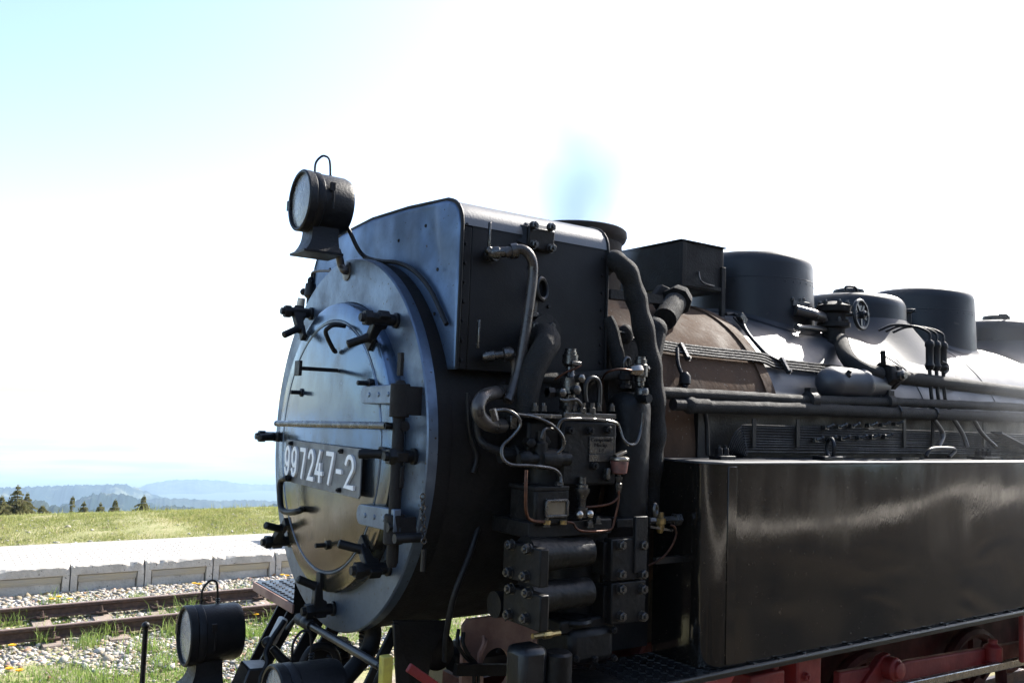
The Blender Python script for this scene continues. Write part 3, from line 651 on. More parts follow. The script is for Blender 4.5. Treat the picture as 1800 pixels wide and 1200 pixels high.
# ---- front ring and door
b = MB(); b.lathe((0,0,ZB), X, [(.045,.70),(.0,.70),(-.006,.705),(-.006,.920),(0,.927),(.045,.927)], 128, False); P('front_ring', b, 'ring', None, 0, 30)
DZ = 2.33; DC = Vector((0,-.02,DZ))
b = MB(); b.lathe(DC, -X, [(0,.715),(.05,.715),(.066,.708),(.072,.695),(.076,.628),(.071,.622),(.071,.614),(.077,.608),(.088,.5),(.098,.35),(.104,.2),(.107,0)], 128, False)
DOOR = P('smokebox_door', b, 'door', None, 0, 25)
b = MB(); b.torus(DC-X*.0735, X, .619, .0055, 128, 6); P('weld_bead', b, 'ring', DOOR)
def clamp(phi, r=.815, tilt=.5, L=.17):
    o = Vector((0, -math.sin(phi), math.cos(phi))); p0 = C0+o*r; inn = -o; tg = X.cross(o)
    pl = MB()   # the dog: a cranked plate reaching from the stud in over the door rim
    pts = [(-.05,.04),(-.05,-.036),(-.105,-.036),(-.118,.02),(-.112,.115),(-.098,.135),(-.075,.125),(-.07,.05)]
    pl.prism([p0+X*a+inn*c-tg*.022 for a, c in pts], tg*.044)
    dog = P('door_clamp', pl, 'black', None, .005)
    s = MB(); s.lathe(p0+X*.0, -X, [(0,.036),(.018,.036),(.022,.027),(L,.027)], 14); P('stud', s, 'black', dog)
    s = MB(); s.lathe(p0-X*(L-.03), -X, [(0,.037),(.028,.037),(.034,.032)], 6); s.lathe(p0-X*(L+.0), -X, [(0,.022),(.022,.019)], 10); P('nut', s, 'black', dog)
    h0 = p0-X*.10+inn*.112; d = (-X*.85+inn*tilt+Z*-.06).normalized()
    s = MB(); s.lathe(h0-d*.02, d, [(0,.023),(.035,.022),(.045,.0195),(.122,.0195),(.127,.013)], 12); P('handle', s, 'black', dog)
    s = MB(); s.obox(p0-X*.083+inn*.14, (X, inn, tg), (.010,.036,.026)); P('shoe', s, 'black', dog, .003)
    return dog
for a, L in ((46,.165),(-34,.16),(92,.13),(-91,.14),(130,.165),(-135,.15),(176,.15)): clamp(R_(a), .82, .45, L)
def rod(name, pts, r, m='black', parent=None, sub=6, n=10, smooth=True):
    b = MB(); b.tube(pts, r, n, smooth, sub); return P(name, b, m, parent)
# small hooks, steps and studs on the door
e1, e2 = at(607,573,x=-.09), at(592,616,x=-.1)
rod('hook', [e1, e1-X*.055, e1.lerp(e2,.12)-X*.08, e1.lerp(e2,.35)-X*.085, e2-X*.015, e2], .011, 'black', DOOR)
p = at(592,651,x=-.1); b = MB(); b.bar(p, p-X*.19, .035, .018, Z); b.obox(p-X*.195, (X,Y,Z), (.008,.032,.036)); P('lamp_iron', b, 'black', DOOR, .003)
for px, py in ((535,690),(580,957),(655,674)):
    p = at(px, py, x=-.08); b = MB(); b.lathe(p, -X, [(0,.022),(.022,.022),(.026,.011),(.075,.011)], 8); P('stud', b, 'black', DOOR)
p0, p1 = at(489,744,x=-.17), at(680,748,x=-.135)
hr = rod('handrail', [p0+X*.09, p0+X*.05+(p0-p1)*.01, p0, p0.lerp(p1,.03), p0.lerp(p1,.5), p0.lerp(p1,.95), p1], .016, 'steel', DOOR, 5, 12)
b = MB(); b.lathe(p1+X*.06, (p1-p0-X*.0), [(-.0,.0)]*1+[(.0,.022),(.05,.022)], 12); b.cyl(p1+X*.08, p1-X*.01, .014); P('handrail_bracket', b, 'black', hr)
g = [at(507,841,x=-.09), at(505,840,x=-.15), at(494,845,x=-.16), at(492,868,x=-.16), at(495,893,x=-.16), at(508,900,x=-.155), at(527,897,x=-.14), at(530,894,x=-.09)]
rod('grab_handle', g, .016, 'black', DOOR)
# hinge column and straps
hy = at(703,700,x=-.09).y; hz0 = at(700,1000,x=-.09).z; hz1 = at(703,668,x=-.09).z
b = MB(); b.lathe((-.09,hy,hz0), Z, [(0,.018),(.02,.026),(hz1-hz0-.02,.026),(hz1-hz0,.016)], 14); HIN = P('hinge_pin', b, 'soot', None)
for za, zb_ in ((at(703,733,x=-.09).z, at(703,674,x=-.09).z), (at(700,958,x=-.09).z, at(700,905,x=-.09).z)):
    b = MB(); b.lathe((-.09,hy,za), Z, [(0,.042),(zb_-za,.042)], 16); b.box((-.08,hy-.04,za+.01),(.0,hy-.015,zb_-.01)); P('hinge_knuckle', b, 'soot', HIN, .004)
for (xa, ya), (xb, yb_), hh in (((633,694),(700,692),.04), ((626,902),(692,915),.045)):
    a, c = at(xa, ya, x=-.112), at(xb, yb_, x=-.112); d = (c-a).normalized(); u = X.cross(d)
    b = MB(); k = 8; poly = [a+d*(hh-hh*math.cos(PI*q/k-PI/2)*1)-u*hh*math.sin(PI*q/k-PI/2) for q in range(k+1)]+[c+u*-hh*1.05, c+u*hh*1.05]
    b.prism(poly, X*.035); st = P('hinge_strap', b, 'ring', DOOR, .004)
    for f in (.25, .5, .75): q = a.lerp(c, f); bb = MB(); bb.lathe(q, -X, [(0,.012),(.004,.009),(.006,0)], 10); P('rivet', bb, 'ring', st)
for py, sz in ((640,.05),(720,.05),(838,.045)):                       # wedge plates on the rim next to the hinge
    p = at(704, py, x=-.08); b = MB(); b.obox(p, (X,Y,Z), (.008,.018,sz)); P('rim_plate', b, 'soot', DOOR, .003)
for px, py, s in ((707,925,.02),(720,945,.02)):
    p = at(px, py, x=-.06); b = MB(); b.cyl(p+X*.06, p-X*.07, s, None, 12); P('hinge_bolt', b, 'black', HIN)
# ---- number plate
PXP = -.122; tl, tr_, br_, bl = [at(a, c, x=PXP) for a, c in ((503,772),(636,788),(633,876),(505,847))]
W_ = tl.y-tr_.y; zt_, zb_ = (tl.z+tr_.z)/2, (bl.z+br_.z)/2; H_ = zt_-zb_
def pl(u, v, d=0): return Vector((PXP-d, tl.y-u, zb_+v))
b = MB(); c = .012; poly = [(c,0),(W_-c,0),(W_,c),(W_,H_-c),(W_-c,H_),(c,H_),(0,H_-c),(0,c)]; b.prism([pl(u, v) for u, v in poly], (.008,0,0))
NP = P('number_plate', b, 'plate', None, .002)
b = MB(); b.box((-.115,tl.y-W_+.03,zb_+.03),(-.05,tl.y-W_+.09,zt_-.03)); b.box((-.115,tl.y-.09,zb_+.03),(-.05,tl.y-.03,zt_-.03)); P('plate_bracket', b, 'black', NP)
def arc(cx, cz, rx, rz, a0, a1, n=12): return [(cx+rx*math.cos(R_(a0+(a1-a0)*k/n)), cz+rz*math.sin(R_(a0+(a1-a0)*k/n))) for k in range(n+1)]
GL = {'9': [arc(.5,.68,.42,.32,0,360,24), [(.92,.68)]+arc(.5,.36,.42,.36,0,-150,12)],
      '7': [[(.05,1),(.95,1),(.92,.86),(.42,0)]], '2': [arc(.48,.70,.42,.30,165,-25,12)+[(.08,.0),(.95,.0)]],
      '4': [[(.60,1),(.04,.26),(.98,.26)],[(.68,.55),(.68,0)]], '-': [[(.1,.45),(.9,.45)]]}
def glyph(b, ch, u0, u1, v0, v1, wd, d0, d1, PF):
    for ip, path in enumerate(GL[ch]):
        d1 = d1+.0008*ip
        Q = [Vector((u0+(u1-u0-wd)*x_+wd/2, v0+wd/2+(v1-v0-wd)*z_)) for x_, z_ in path]; n = len(Q); Lf, Rt = [], []
        for i in range(n):
            closed = (Q[0]-Q[-1]).length < 1e-6
            t0 = (Q[i]-Q[i-1 if i else (-2 if closed else 0)]) if (i or closed) else Q[1]-Q[0]
            t1 = (Q[i+1]-Q[i]) if i < n-1 else ((Q[1]-Q[0]) if closed else Q[-1]-Q[-2])
            t0 = t0.normalized(); t1 = t1.normalized(); n0 = Vector((-t0.y,t0.x)); n1 = Vector((-t1.y,t1.x)); m = (n0+n1); m = m/max(m.length_squared/2, .45) if m.length > .1 else n0
            e = (-t1*wd/2 if i == 0 else (t0*wd/2 if i == n-1 else Vector((0,0)))) if not closed else Vector((0,0))
            Lf.append(Q[i]+m*wd/2+e); Rt.append(Q[i]-m*wd/2+e)
        V = [PF(q.x, q.y, d1) for q in Lf]+[PF(q.x, q.y, d1) for q in Rt]+[PF(q.x, q.y, d0) for q in Lf]+[PF(q.x, q.y, d0) for q in Rt]
        F = []
        for i in range(n-1): F += [(i,i+1,n+i+1,n+i),(i,2*n+i,2*n+i+1,i+1),(n+i,n+i+1,3*n+i+1,3*n+i)]
        if not closed: F += [(0,n,3*n,2*n),(n-1,3*n-1,4*n-1,2*n-1)]
        b.add(V, F)
for ch, a, c in (('9',.02,.108),('9',.122,.215),('7',.25,.335),('2',.365,.455),('4',.468,.57),('7',.605,.71),('-',.735,.81),('2',.835,.955)):
    b = MB(); glyph(b, ch, a*W_, c*W_, .15*H_, .86*H_, .021, 0, .011, pl); P('digit' if ch != '-' else 'dash', b, 'letter', NP, 0, 30)
for u, v in ((.10,.92),(.78,.90),(.10,.08),(.78,.09)): bolt(NP, pl(u*W_, v*H_, .0), -X, .011, .02, 'black')
# ---- headlamps
def headlamp(c, R, L, name='headlamp', base=True, label=None):
    """c: centre of the glass; the drum runs back along x"""
    c = Vector(c); b = MB(); b.lathe(c, X, [(.035,R*.94),(.05,R*.99),(.075,R*.99),(.08,R*.955),(L-.025,R*.955),(L,R*.90),(L,0)], 48, False)
    d = P('headlamp', b, 'black', None, 0, 30, label)
    b = MB(); b.lathe(c, X, [(.02,R*.86),(-.004,R*.90),(-.006,R*.96),(.0,R),(.035,R),(.04,R*.97)], 48, False); P('bezel', b, 'black', d)
    b = MB(); b.lathe(c, X, [(.012,R*.9),(.004,R*.6),(0,R*.3),(-.002,0)], 40, False); P('lens', b, 'glass', d)
    b = MB(); b.lathe(c+X*.03, X, [(0,R*.86),(.08,R*.6),(.15,.02)], 32, False); P('reflector', b, 'bright', d)
    h = [c+Vector((.09,.05,R*.95)), c+Vector((.09,.05,R+.06)), c+Vector((.115,.05,R+.10)), c+Vector((.14,.05,R+.11)), c+Vector((.165,.05,R+.09)), c+Vector((.175,.05,R*.95))]
    b = MB(); b.tube(h, .006, 8); 
    for k in range(3): b.torus(c+Vector((.175,.05,R+.01-.012*k)), Z, .008, .005, 10, 6)
    P('carry_handle', b, 'black', d)
    b = MB(); b.tube([c+Vector((.10,-R*.93,.06)), c+Vector((.115,-R*.99,.03)), c+Vector((.115,-R*1.0,-.05))], .005, 6); b.obox(c+Vector((.11,-R*.95,.06)), (X,Y,Z), (.012,.008,.02)); P('latch', b, 'black', d)
    b = MB(); b.obox(c+Vector((.015,R*.99,0)), (X,Y,Z), (.02,.02,.025)); P('bezel_hinge', b, 'black', d)
    if base:
        zt, zb2 = c.z-R*.80, c.z-R-.105; k = 7; rings = []
        for i in range(k+1):
            s = i/k; fl = .028*s**3; x0, x1 = c.x+.05-fl*1.5, c.x+.185+fl*.3; yy = .072+fl
            z = zt+(zb2-zt)*s; rings.append([(x0,c.y-yy,z),(x1,c.y-yy,z),(x1,c.y+yy,z),(x0,c.y+yy,z)])
        b = MB()
        for i in range(k): b.loft(rings[i], rings[i+1])
        b.box((c.x+.0,c.y-.10,zb2-.008),(c.x+.205,c.y+.10,zb2+.004)); P('pedestal', b, 'black', d, 0, 30)
    return d
UL = headlamp(at(527,352,y=0), .155, .235, label='upper headlamp on a bent pipe over the smokebox door')
p = at(598,447,y=0)
b = MB(); b.tube([Vector((p.x-.02,0,p.z+.02)), at(597,455,y=0), at(600,468,y=0), at(606,476,x=-.03), at(618,474,x=.02)], .02, 12); b.lathe((.0,0,3.215), -X, [(0,.05),(.012,.05),(.018,.03)], 16); P('lamp_bracket', b, 'pipe', None)
rod('lamp_cable', [at(606,392,y=-.02), at(617,412,y=-.03), at(629,437,y=-.05), at(643,452,x=.06), at(670,459,x=.07), at(700,462,x=.08), at(730,478,x=.09), at(758,512,x=.10), at(785,570,x=.10)], .011, 'black')
# ---- feed water heater casing across the smokebox
XF, XR = .1175, .961
prof = [(-.914,2.70),(-.914,3.33)]+[(-.914+.13*(1-math.cos(R_(a))), 3.33+.125*math.sin(R_(a))) for a in (15,30,45,60,75)]+[(-.78,3.462),(-.4,3.492),(0,3.505),(.4,3.482),(.62,3.44)]+[(.64+.14*math.sin(R_(a)), 3.29+.14*math.cos(R_(a))) for a in (20,45,70,90)]+[(.78,2.7)]
b = MB(); b.prism([(XF+.06, y_, z_) for y_, z_ in prof], (XR-XF-.06,0,0)); b.box((XF+.02,-.914,2.70),(XF+.0599,-.905,3.33)); CAS = P('heater_casing', b, 'caseblack', None, .006, 30)
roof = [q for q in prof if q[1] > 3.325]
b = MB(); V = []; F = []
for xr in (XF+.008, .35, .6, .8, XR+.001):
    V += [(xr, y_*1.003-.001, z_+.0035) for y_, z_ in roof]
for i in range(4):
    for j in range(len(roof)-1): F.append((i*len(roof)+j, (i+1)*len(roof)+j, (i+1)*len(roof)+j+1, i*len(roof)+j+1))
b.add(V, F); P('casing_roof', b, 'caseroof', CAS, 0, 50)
def ztop(y_):
    up = [q for q in prof[1:-1]]
    return float(np.interp(y_, [q[0] for q in up], [q[1] for q in up]))
b = MB(); ny, nz = 64, 40; V = []; F = []
for i in range(ny):
    y_ = -.918+(.918+.783)*(i/(ny-1))
    for j in range(nz):
        z_ = 2.70+(ztop(y_)+.004-2.70)*(j/(nz-1)); u = (y_+.914)/1.7
        d = .022*math.exp(-((y_+.735+.10*(3.45-z_))/.055)**2)*math.exp(-((z_-3.33)/.16)**2)-.03*math.exp(-((y_+.60+.45*(3.45-z_))/.09)**2)*math.exp(-((z_-3.22)/.2)**2)
        d = d*.6+.006*math.sin(y_*5.3+z_*2.1)*math.sin(z_*4+1)
        V.append((XF+.004-d*(0 if j == nz-1 else 1), y_, z_))
for i in range(ny-1):
    for j in range(nz-1): F.append((i*nz+j, (i+1)*nz+j, (i+1)*nz+j+1, i*nz+j+1))
b.add(V, F); FP = P('casing_front_plate', b, 'casing', CAS, 0, 60)
so_ = FP.modifiers.new('solid', 'SOLIDIFY'); so_.thickness = .006; so_.offset = 0
b = MB(); b.tube([(XF+.006,y_*1.006-.002,ZB+(z_-ZB)*1.005) for y_, z_ in prof], .009, 8, False); P('casing_lip', b, 'caseblack', CAS)
b = MB(); b.tube([(XR,y_*1.003,ZB+(z_-ZB)*1.003) for y_, z_ in prof], .008, 8, False); P('casing_lip', b, 'caseblack', CAS)
b = MB()
for k in range(7): b.lathe((XR-.03,-.914,2.78+.085*k), -Y, [(0,.009),(.006,.007),(.008,0)], 8); 
for k in range(8): b.lathe((XF+.03,-.914,2.74+.085*k), -Y, [(0,.009),(.006,.007),(.008,0)], 8)
for k in range(3): b.lathe((XF+.45+.1*math.sin(k*9),-.914,2.85+.17*k), -Y, [(0,.01),(.006,.008),(.008,0)], 8)
for yy, zz in ((.05,3.3),(-.35,3.34),(-.62,3.37),(-.75,3.15),(-.74,2.95),(.5,3.3),(.63,3.1)): b.lathe((XF-.012,yy,zz), -X, [(0,.009),(.006,.007),(.008,0)], 8)
for q in range(6): b.lathe((XR-.03,-.7+.25*q,3.47+.03*(1-abs(q-2.8)/2.8)), Z, [(0,.01),(.007,.007),(.009,0)], 8)
P('rivet', b, 'caseblack', CAS)['kind'] = 'stuff'
# bolted cover on the near shoulder
a = at(948,418,y=-.925); b = MB()
q0, q1 = at(928,396,y=-.93), at(972,440,y=-.93)
b.prism([(q0.x,-.90,q1.z-.015),(q0.x,-.935,q1.z-.01),(q0.x,-.945,q0.z-.01),(q0.x,-.90,q0.z+.02),(q0.x,-.76,q0.z+.02)], (q1.x-q0.x,0,0)); CV = P('bolted_cover', b, 'black', None, .006)
b = MB(); b.prism([(q0.x-.09,-.905,q1.z+.03),(q0.x,-.93,q1.z),(q0.x,-.93,q0.z),(q0.x-.06,-.88,q0.z+.01)], (0,.05,0)); P('cover_side', b, 'black', CV, .004)
for px, py in ((937,397),(967,400),(937,430),(968,437)): bolt(CV, at(px, py, y=-.945), -Y, .019, .03, 'steel')
# upper valve, lever and bare pipe
v0 = at(857,446,y=-.95); v1 = at(905,441,y=-.99)
b = MB(); b.lathe(v0, v1-v0, [(0,.016),(.02,.03),(.05,.03),(.055,.024),(.10,.024),(.105,.035),(.135,.035),(.14,.03),((v1-v0).length,.03)], 14); b.cyl(at(872,446,y=-.97), Vector((at(872,446,y=-.97).x,-.9,at(872,446,y=-.97).z)), .03); VA = P('stop_valve', b, 'steel')
l0 = at(859,440,y=-.965); b = MB(); b.bar(l0, l0+Vector((0,0,.125)), .016, .009); b.lathe(l0-Y*.012, Y, [(0,.016),(.024,.016)], 12); P('lever', b, 'steel', VA, .003)
rod('feed_pipe', [at(888,446,y=-.98), at(905,439,y=-1.0), at(922,440,y=-1.02), at(934,455,y=-1.03), at(937,480,y=-1.03), at(930,540,y=-1.03), at(921,600,y=-1.03), at(912,650,y=-1.03), at(903,680,y=-1.04), at(892,705,y=-1.06)], .0225, 'pipe', None, 5, 14)
# lifting ring hung on the casing
c = at(952,508,y=-.935); b = MB(); b.torus(c, (.25,-1,.1), .047, .012, 24, 8, .75, 1.05); LR = P('lifting_ring', b, 'blackgloss')
b = MB(); b.bar(at(943,500,y=-.925), at(940,552,y=-.925), .02, .012, Y); b.bar(at(946,553,y=-.925), at(934,553,y=-.925), .02, .012, Y); P('staple', b, 'steel', LR, .003)
# lagged elbow and lower valve
P('flange', MB().lathe(at(955,585,y=-.915), -Y, [(0,.085),(.025,.085)], 20), 'black')
for px, py in ((938,573),(967,574)): bolt(LOCO, at(px, py, y=-.935), -Y, .018, .03)
rod('lagged_elbow', [at(950,592,y=-.93), at(958,592,y=-1.0), at(962,603,y=-1.06), at(950,625,y=-1.08), at(936,655,y=-1.08), at(928,690,y=-1.08), at(925,730,y=-1.08)], lambda s: .062-.018*max(0, s-.2), 'lag', None, 6, 16)
v0 = at(848,627,y=-.96); v1 = at(893,622,y=-1.0)
b = MB(); b.lathe(v0, v1-v0, [(0,.014),(.015,.024),(.05,.024),(.055,.018),(.09,.018),(.095,.03),(.13,.03),(.14,.022)], 12); b.cyl(at(868,625,y=-.97), Vector((at(868,625,y=-.97).x,-.9,at(868,625,y=-.97).z)), .024); VB = P('stop_valve', b, 'steel')
l0 = at(840,612,y=-.96); b = MB(); b.bar(l0, l0+Vector((0,0,.125)), .016, .009); P('lever', b, 'steel', VB, .003)
rod('drain_pipe', [at(880,624,y=-.99), at(893,622,y=-1.0), at(903,634,y=-1.0), at(905,655,y=-1.0), at(900,690,y=-1.0)], .018, 'pipe')
rod('lagged_bend', [at(892,688,y=-.97), at(868,691,y=-1.05), at(850,697,y=-1.1), at(841,712,y=-1.12), at(843,730,y=-1.12), at(856,744,y=-1.11), at(872,749,y=-1.08), at(884,748,y=-1.06)], .03, 'pipe', None, 6, 14)
rod('drain_pipe', [at(838,720,y=-1.0), at(842,765,y=-1.0), at(856,783,y=-1.03), at(885,795,y=-1.05)], .018, 'black')
b = MB(); p = at(900,742,y=-1.05); b.obox(p, (X,Y,Z), (.018,.018,.03)); P('pipe_nut', b, 'steel', None, .004)
# long loose pipe hanging in the shade behind
rod('drain_pipe', [at(868,800,y=-.8), at(855,870,y=-.82), at(830,960,y=-.85), at(800,1040,y=-.85), at(785,1110,y=-.8), at(782,1160,y=-.75)], .014, 'black')
rod('drain_pipe', [at(822,690,y=-.93), at(826,760,y=-.93), at(838,800,y=-.93), at(832,830,y=-.93)], .012, 'black')
# chain with a pin beside the ring
b = MB(); c0, c1 = at(743,872,x=-.02), at(745,955,x=-.02)
for k in range(9):
    p = c0.lerp(c1, k/8.5); d = X if k % 2 else Y; b.torus(p, d, .011, .0035, 12, 6, 1, 1.0)
CH = P('chain', b, 'steel')
b = MB(); b.cyl(at(745,965,x=-.02), at(743,1003,x=-.02), .011); P('pin', b, 'blackgloss', CH)
# valve on the far side of the ring
f = [(547,487),(552,495),(545,508),(537,520),(535,534)]
b = MB(); p = [at(a, c, x=.05) for a, c in f]
b.lathe(p[0], Vector((0,0,-1)), [(0,.012),(.012,.02),(.035,.02),(.04,.03),(.11,.036),(.125,.02),(.16,.02)], 12); b.sphere(at(534,513,x=.03), .022); WV = P('whistle_valve', b, 'black')
b = MB(); b.lathe(at(530,524,x=.03), (0,.2,-1), [(0,.022),(.05,.024),(.06,.015)], 12); P('valve_cap', b, 'white', WV)
rod('whistle_pipe', [at(548,487,x=.05), at(550,479,x=.05), at(562,476,x=.06), at(590,476,x=.08), at(620,476,x=.1)], .008, 'pipe', WV)
# ---- chimney
CX = 1.47; b = MB(); b.lathe((CX,0,3.0), Z, [(0,.40),(.15,.35),(.28,.295),(.565,.295),(.585,.315),(.61,.325),(.64,.322),(.65,.31),(.65,.27),(.3,.26),(.3,0)], 48, False); P('chimney', b, 'chimney', None, 0, 30)
# ---- bell and spark box on legs
bx0, by0 = at(1197,470,y=-.33).x, -.33; bx1 = bx0+.385; bz0, bz1 = at(1200,505,y=-.33).z, at(1207,421,y=-.33).z; by1 = .45
b = MB(); b.box((bx0,by0,bz0),(bx1,by1,bz1-.012)); SB = P('equipment_box', b, 'soot', None, .006)
b = MB(); b.loft([(bx0-.012,by0-.012,bz1-.012),(bx1+.012,by0-.012,bz1-.012),(bx1+.012,by1+.012,bz1-.012),(bx0-.012,by1+.012,bz1-.012)], [(bx0-.012,by0-.012,bz1-.004),(bx1+.012,by0-.012,bz1-.004),(bx1+.012,by1+.012,bz1-.004),(bx0-.012,by1+.012,bz1-.004)]); P('box_lid', b, 'soot', SB)
for xx, zt in ((bx0+.015,bz1-.02),(bx1-.01,bz0+.17)):
    b = MB(); b.box((xx-.018,by0-.014,3.1),(xx+.018,by0+.012,zt)); P('box_leg', b, 'soot', SB, .003)
    b = MB(); b.box((xx-.018,by1-.012,3.1),(xx+.018,by1+.014,bz0)); P('box_leg', b, 'soot', SB, .003)
b = MB(); b.box((bx0,by0-.01,bz0+.012),(bx1,by0+.01,bz0+.035)); P('box_rail', b, 'soot', SB, .002)
rod('box_handle', [at(1228,478,y=by0), at(1231,492,y=by0-.03), at(1240,499,y=by0-.03), at(1255,503,y=by0-.02)], .006, 'steel', SB)
# steam pipe elbow below the box
p0, p1 = at(1185,525,y=-.62), at(1150,580,y=-.80)
b = MB(); b.lathe(at(1190,528,y=-.55), p1-p0, [(-.06,.075),(.0,.09),(.02,.09)], 8); b.lathe(at(1188,530,y=-.56), p1-p0, [(.02,.066),(.25,.066)], 20); b.sphere(p1, .07); b.cyl(p1, p1+Vector((-.12,-.04,-.35)), .066); SPE = P('steam_pipe', b, 'lag')
b = MB(); b.prism([at(1165,500,y=-.5), at(1197,515,y=-.5), at(1200,548,y=-.5), at(1184,572,y=-.5), at(1176,570,y=-.5), at(1150,520,y=-.5)], (0,.05,0)); P('pipe_flange', b, 'soot', SPE, .006)
b = MB(); b.bar(at(1068,517,y=-.62), at(1160,527,y=-.62), .05, .05, Z); P('cross_bar', b, 'soot')
b = MB(); b.sphere(at(1100,587,y=-.9), .045, (1,.7,1.1)); b.tube([at(1070,583,y=-.92), at(1100,585,y=-.92)], .008); P('clamp_lug', b, 'lag')
# ---- big rope-lagged hoses falling behind the pump
rod('lagged_hose', [at(1060,470,y=-.72), at(1072,459,y=-.86), at(1088,463,y=-.95), at(1105,483,y=-.97), at(1117,520,y=-.98), at(1127,560,y=-1.0), at(1138,610,y=-1.0), at(1147,660,y=-1.0), at(1151,710,y=-1.0), at(1152,760,y=-.99), at(1148,800,y=-.97), at(1144,850,y=-.93), at(1142,900,y=-.9)], lambda s: .052+.004*math.sin(s*60), 'lag', None, 8, 18)
rod('lagged_hose', [at(1066,560,y=-.9), at(1075,580,y=-.92), at(1084,620,y=-.94), at(1092,650,y=-.95), at(1120,690,y=-.93), at(1140,740,y=-.9), at(1150,800,y=-.88)], .036, 'lag', None, 6, 14)
rod('lagged_pipe', [at(930,665,y=-1.0), at(960,664,y=-1.0), at(1000,664,y=-.98), at(1060,660,y=-.96), at(1090,655,y=-.95)], .028, 'lag')
# ---- domes
def dome(xc, R, ztop, label=None, er=.09, flare=False):
    b = MB(); z0 = 2.9; b.lathe((xc,0,z0), Z, [(0,R+.02),(ztop-er-z0,R)]+[(ztop-er-z0+er*math.sin(R_(a)), R-er+er*math.cos(R_(a))) for a in (15,30,45,60,75,90)]+[(ztop-z0+.012,R*.4),(ztop-z0+.018,0)], 64, False)
    d = P('dome', b, 'dome', None, 0, 30, label)
    b = MB(); b.torus((xc,0,ztop-er-.10), Z, R+.0005, .004, 64, 6); P('seam_ring', b, 'dome', d)
    b = MB()
    for q in range(40): a = 2*PI*q/40; b.lathe((xc+R*math.cos(a), R*math.sin(a), ztop-er-.125), (math.cos(a), math.sin(a), 0), [(-.003,.009),(.004,.007),(.006,0)], 6)
    P('rivet', b, 'dome', d)['kind'] = 'stuff'
    k = 64; V = []; F = []
    def zbo(yy): return ZB+math.sqrt(max(.907**2-yy*yy, .0004))
    if flare:      # a tall skirt of sheet running down tangent to the boiler flank
        for i in range(7):
            f = i/6
            for j in range(k):
                a = 2*PI*j/k; x1, y1 = .74*math.cos(a), .80*math.sin(a); x0, y0 = (R+.012)*math.cos(a), (R+.012)*math.sin(a)
                bulge = .05*math.sin(PI*f)
                V.append((xc+x0+(x1-x0)*f, y0+(y1-y0)*f, (ztop-.20)*(1-f)+(zbo(y1)+.004)*f-bulge*.6))
        m = 7
    else:
        rows = ((R-.004,.07),(R+.010,.03),(R+.03,.008),(R+.05,.002)); m = 4
        for rr, up in rows:
            for j in range(k):
                a = 2*PI*j/k; yy = rr*math.sin(a); V.append((xc+rr*math.cos(a), yy, zbo(yy)+up))
    for i in range(m-1):
        for j in range(k): F.append((i*k+j, i*k+(j+1)%k, (i+1)*k+(j+1)%k, (i+1)*k+j))
    b = MB(); b.add(V, F); P('dome_skirt', b, 'dome', d, 0, 50)
    return d
D1 = dome(3.10, .43, 3.69, 'tall sand dome nearest the chimney'); D3 = dome(5.30, .425, 3.69, 'second tall sand dome')
def lidded(xc, R, zt, label):
    d = dome(xc, R, zt, label, .10, True)
    b = MB(); b.lathe((xc,0,zt+.015), Z, [(0,.11),(.03,.12),(.05,.115),(.06,.08),(.062,0)], 28, False); P('dome_lid', b, 'dome', d)
    b = MB(); b.tube([(xc-.30,-.18,zt+.01),(xc-.30,-.18,zt+.04),(xc-.22,-.2,zt+.045),(xc-.18,-.2,zt+.01)], .01); P('lid_handle', b, 'dome', d)
    b = MB(); a = Vector((xc+R*.72,-R*.72,zt-.10)); b.obox(a, ((1,-1,0),(1,1,0),Z), (.05,.09,.012)); b.obox(a-Z*.06, ((1,-1,0),(1,1,0),Z), (.03,.055,.05)); P('inspection_hatch', b, 'dome', d, .004)
    return d
D2 = lidded(4.28, .42, 3.535, 'lower steam dome with round lid between the sand domes'); lidded(6.62, .42, 3.545, 'rear steam dome with round lid')
for d_, pts in ((D1, ((1405,532),(1425,537),(1412,533))), ):
    b = MB(); p = at(1405,535,y=-.42); b.obox(p, (X,Y,Z), (.09,.02,.02)); sv = P('sand_valve', b, 'dome', d_, .004)
    for px in (1393,1405,1412): bolt(sv, at(px,528,y=-.43), Z, .014, .02, 'steel')
# ---- valve group on the boiler in front of the steam dome
VB_ = at(1465,565,y=-.50); b = MB(); vx, vy = VB_.x, VB_.y
z0, z1 = at(1465,612,y=vy).z, at(1465,530,y=vy).z; H = z1-z0
b.lathe((vx,vy,z0), Z, [(-.12,.05),(0,.06),(.02,.10),(.045,.10),(.05,.075),(H*.42,.075),(H*.45,.11),(H*.54,.11),(H*.56,.08),(H*.74,.075),(H*.78,.11),(H*.9,.115),(H*.93,.09),(H,.03)], 20); SV = P('stop_valve_chest', b, 'soot')
for k in range(6):
    a = 2*PI*k/6; bolt(SV, (vx+.088*math.cos(a), vy+.088*math.sin(a), z0+H*.9), Z, .017, .035, 'steel'); bolt(SV, (vx+.086*math.cos(a), vy+.086*math.sin(a), z0+H*.54), Z, .016, .03, 'steel')
rod('branch_pipe', [at(1398,545,y=vy+.05), at(1425,552,y=vy), at(1445,558,y=vy)], .038, 'pipe', SV)
rod('branch_pipe', [at(1400,575,y=vy-.05), at(1430,577,y=vy-.02), at(1450,580,y=vy)], .02, 'pipe', SV)
hc = at(1513,553,y=-.62); hd = Vector((.15,-1,.05)).normalized()
b = MB(); b.torus(hc, hd, .098, .0135, 32, 10)
u_, v_ = fr(hd)
for k in range(5):
    a = 2*PI*k/5+.3; b.bar(hc, hc+(u_*math.cos(a)+v_*math.sin(a))*.098, .018, .012, hd)
b.lathe(hc-hd*.02, hd, [(0,.028),(.05,.028),(.055,.014),(.075,.014)], 12); HWL = P('handwheel', b, 'dome', SV)
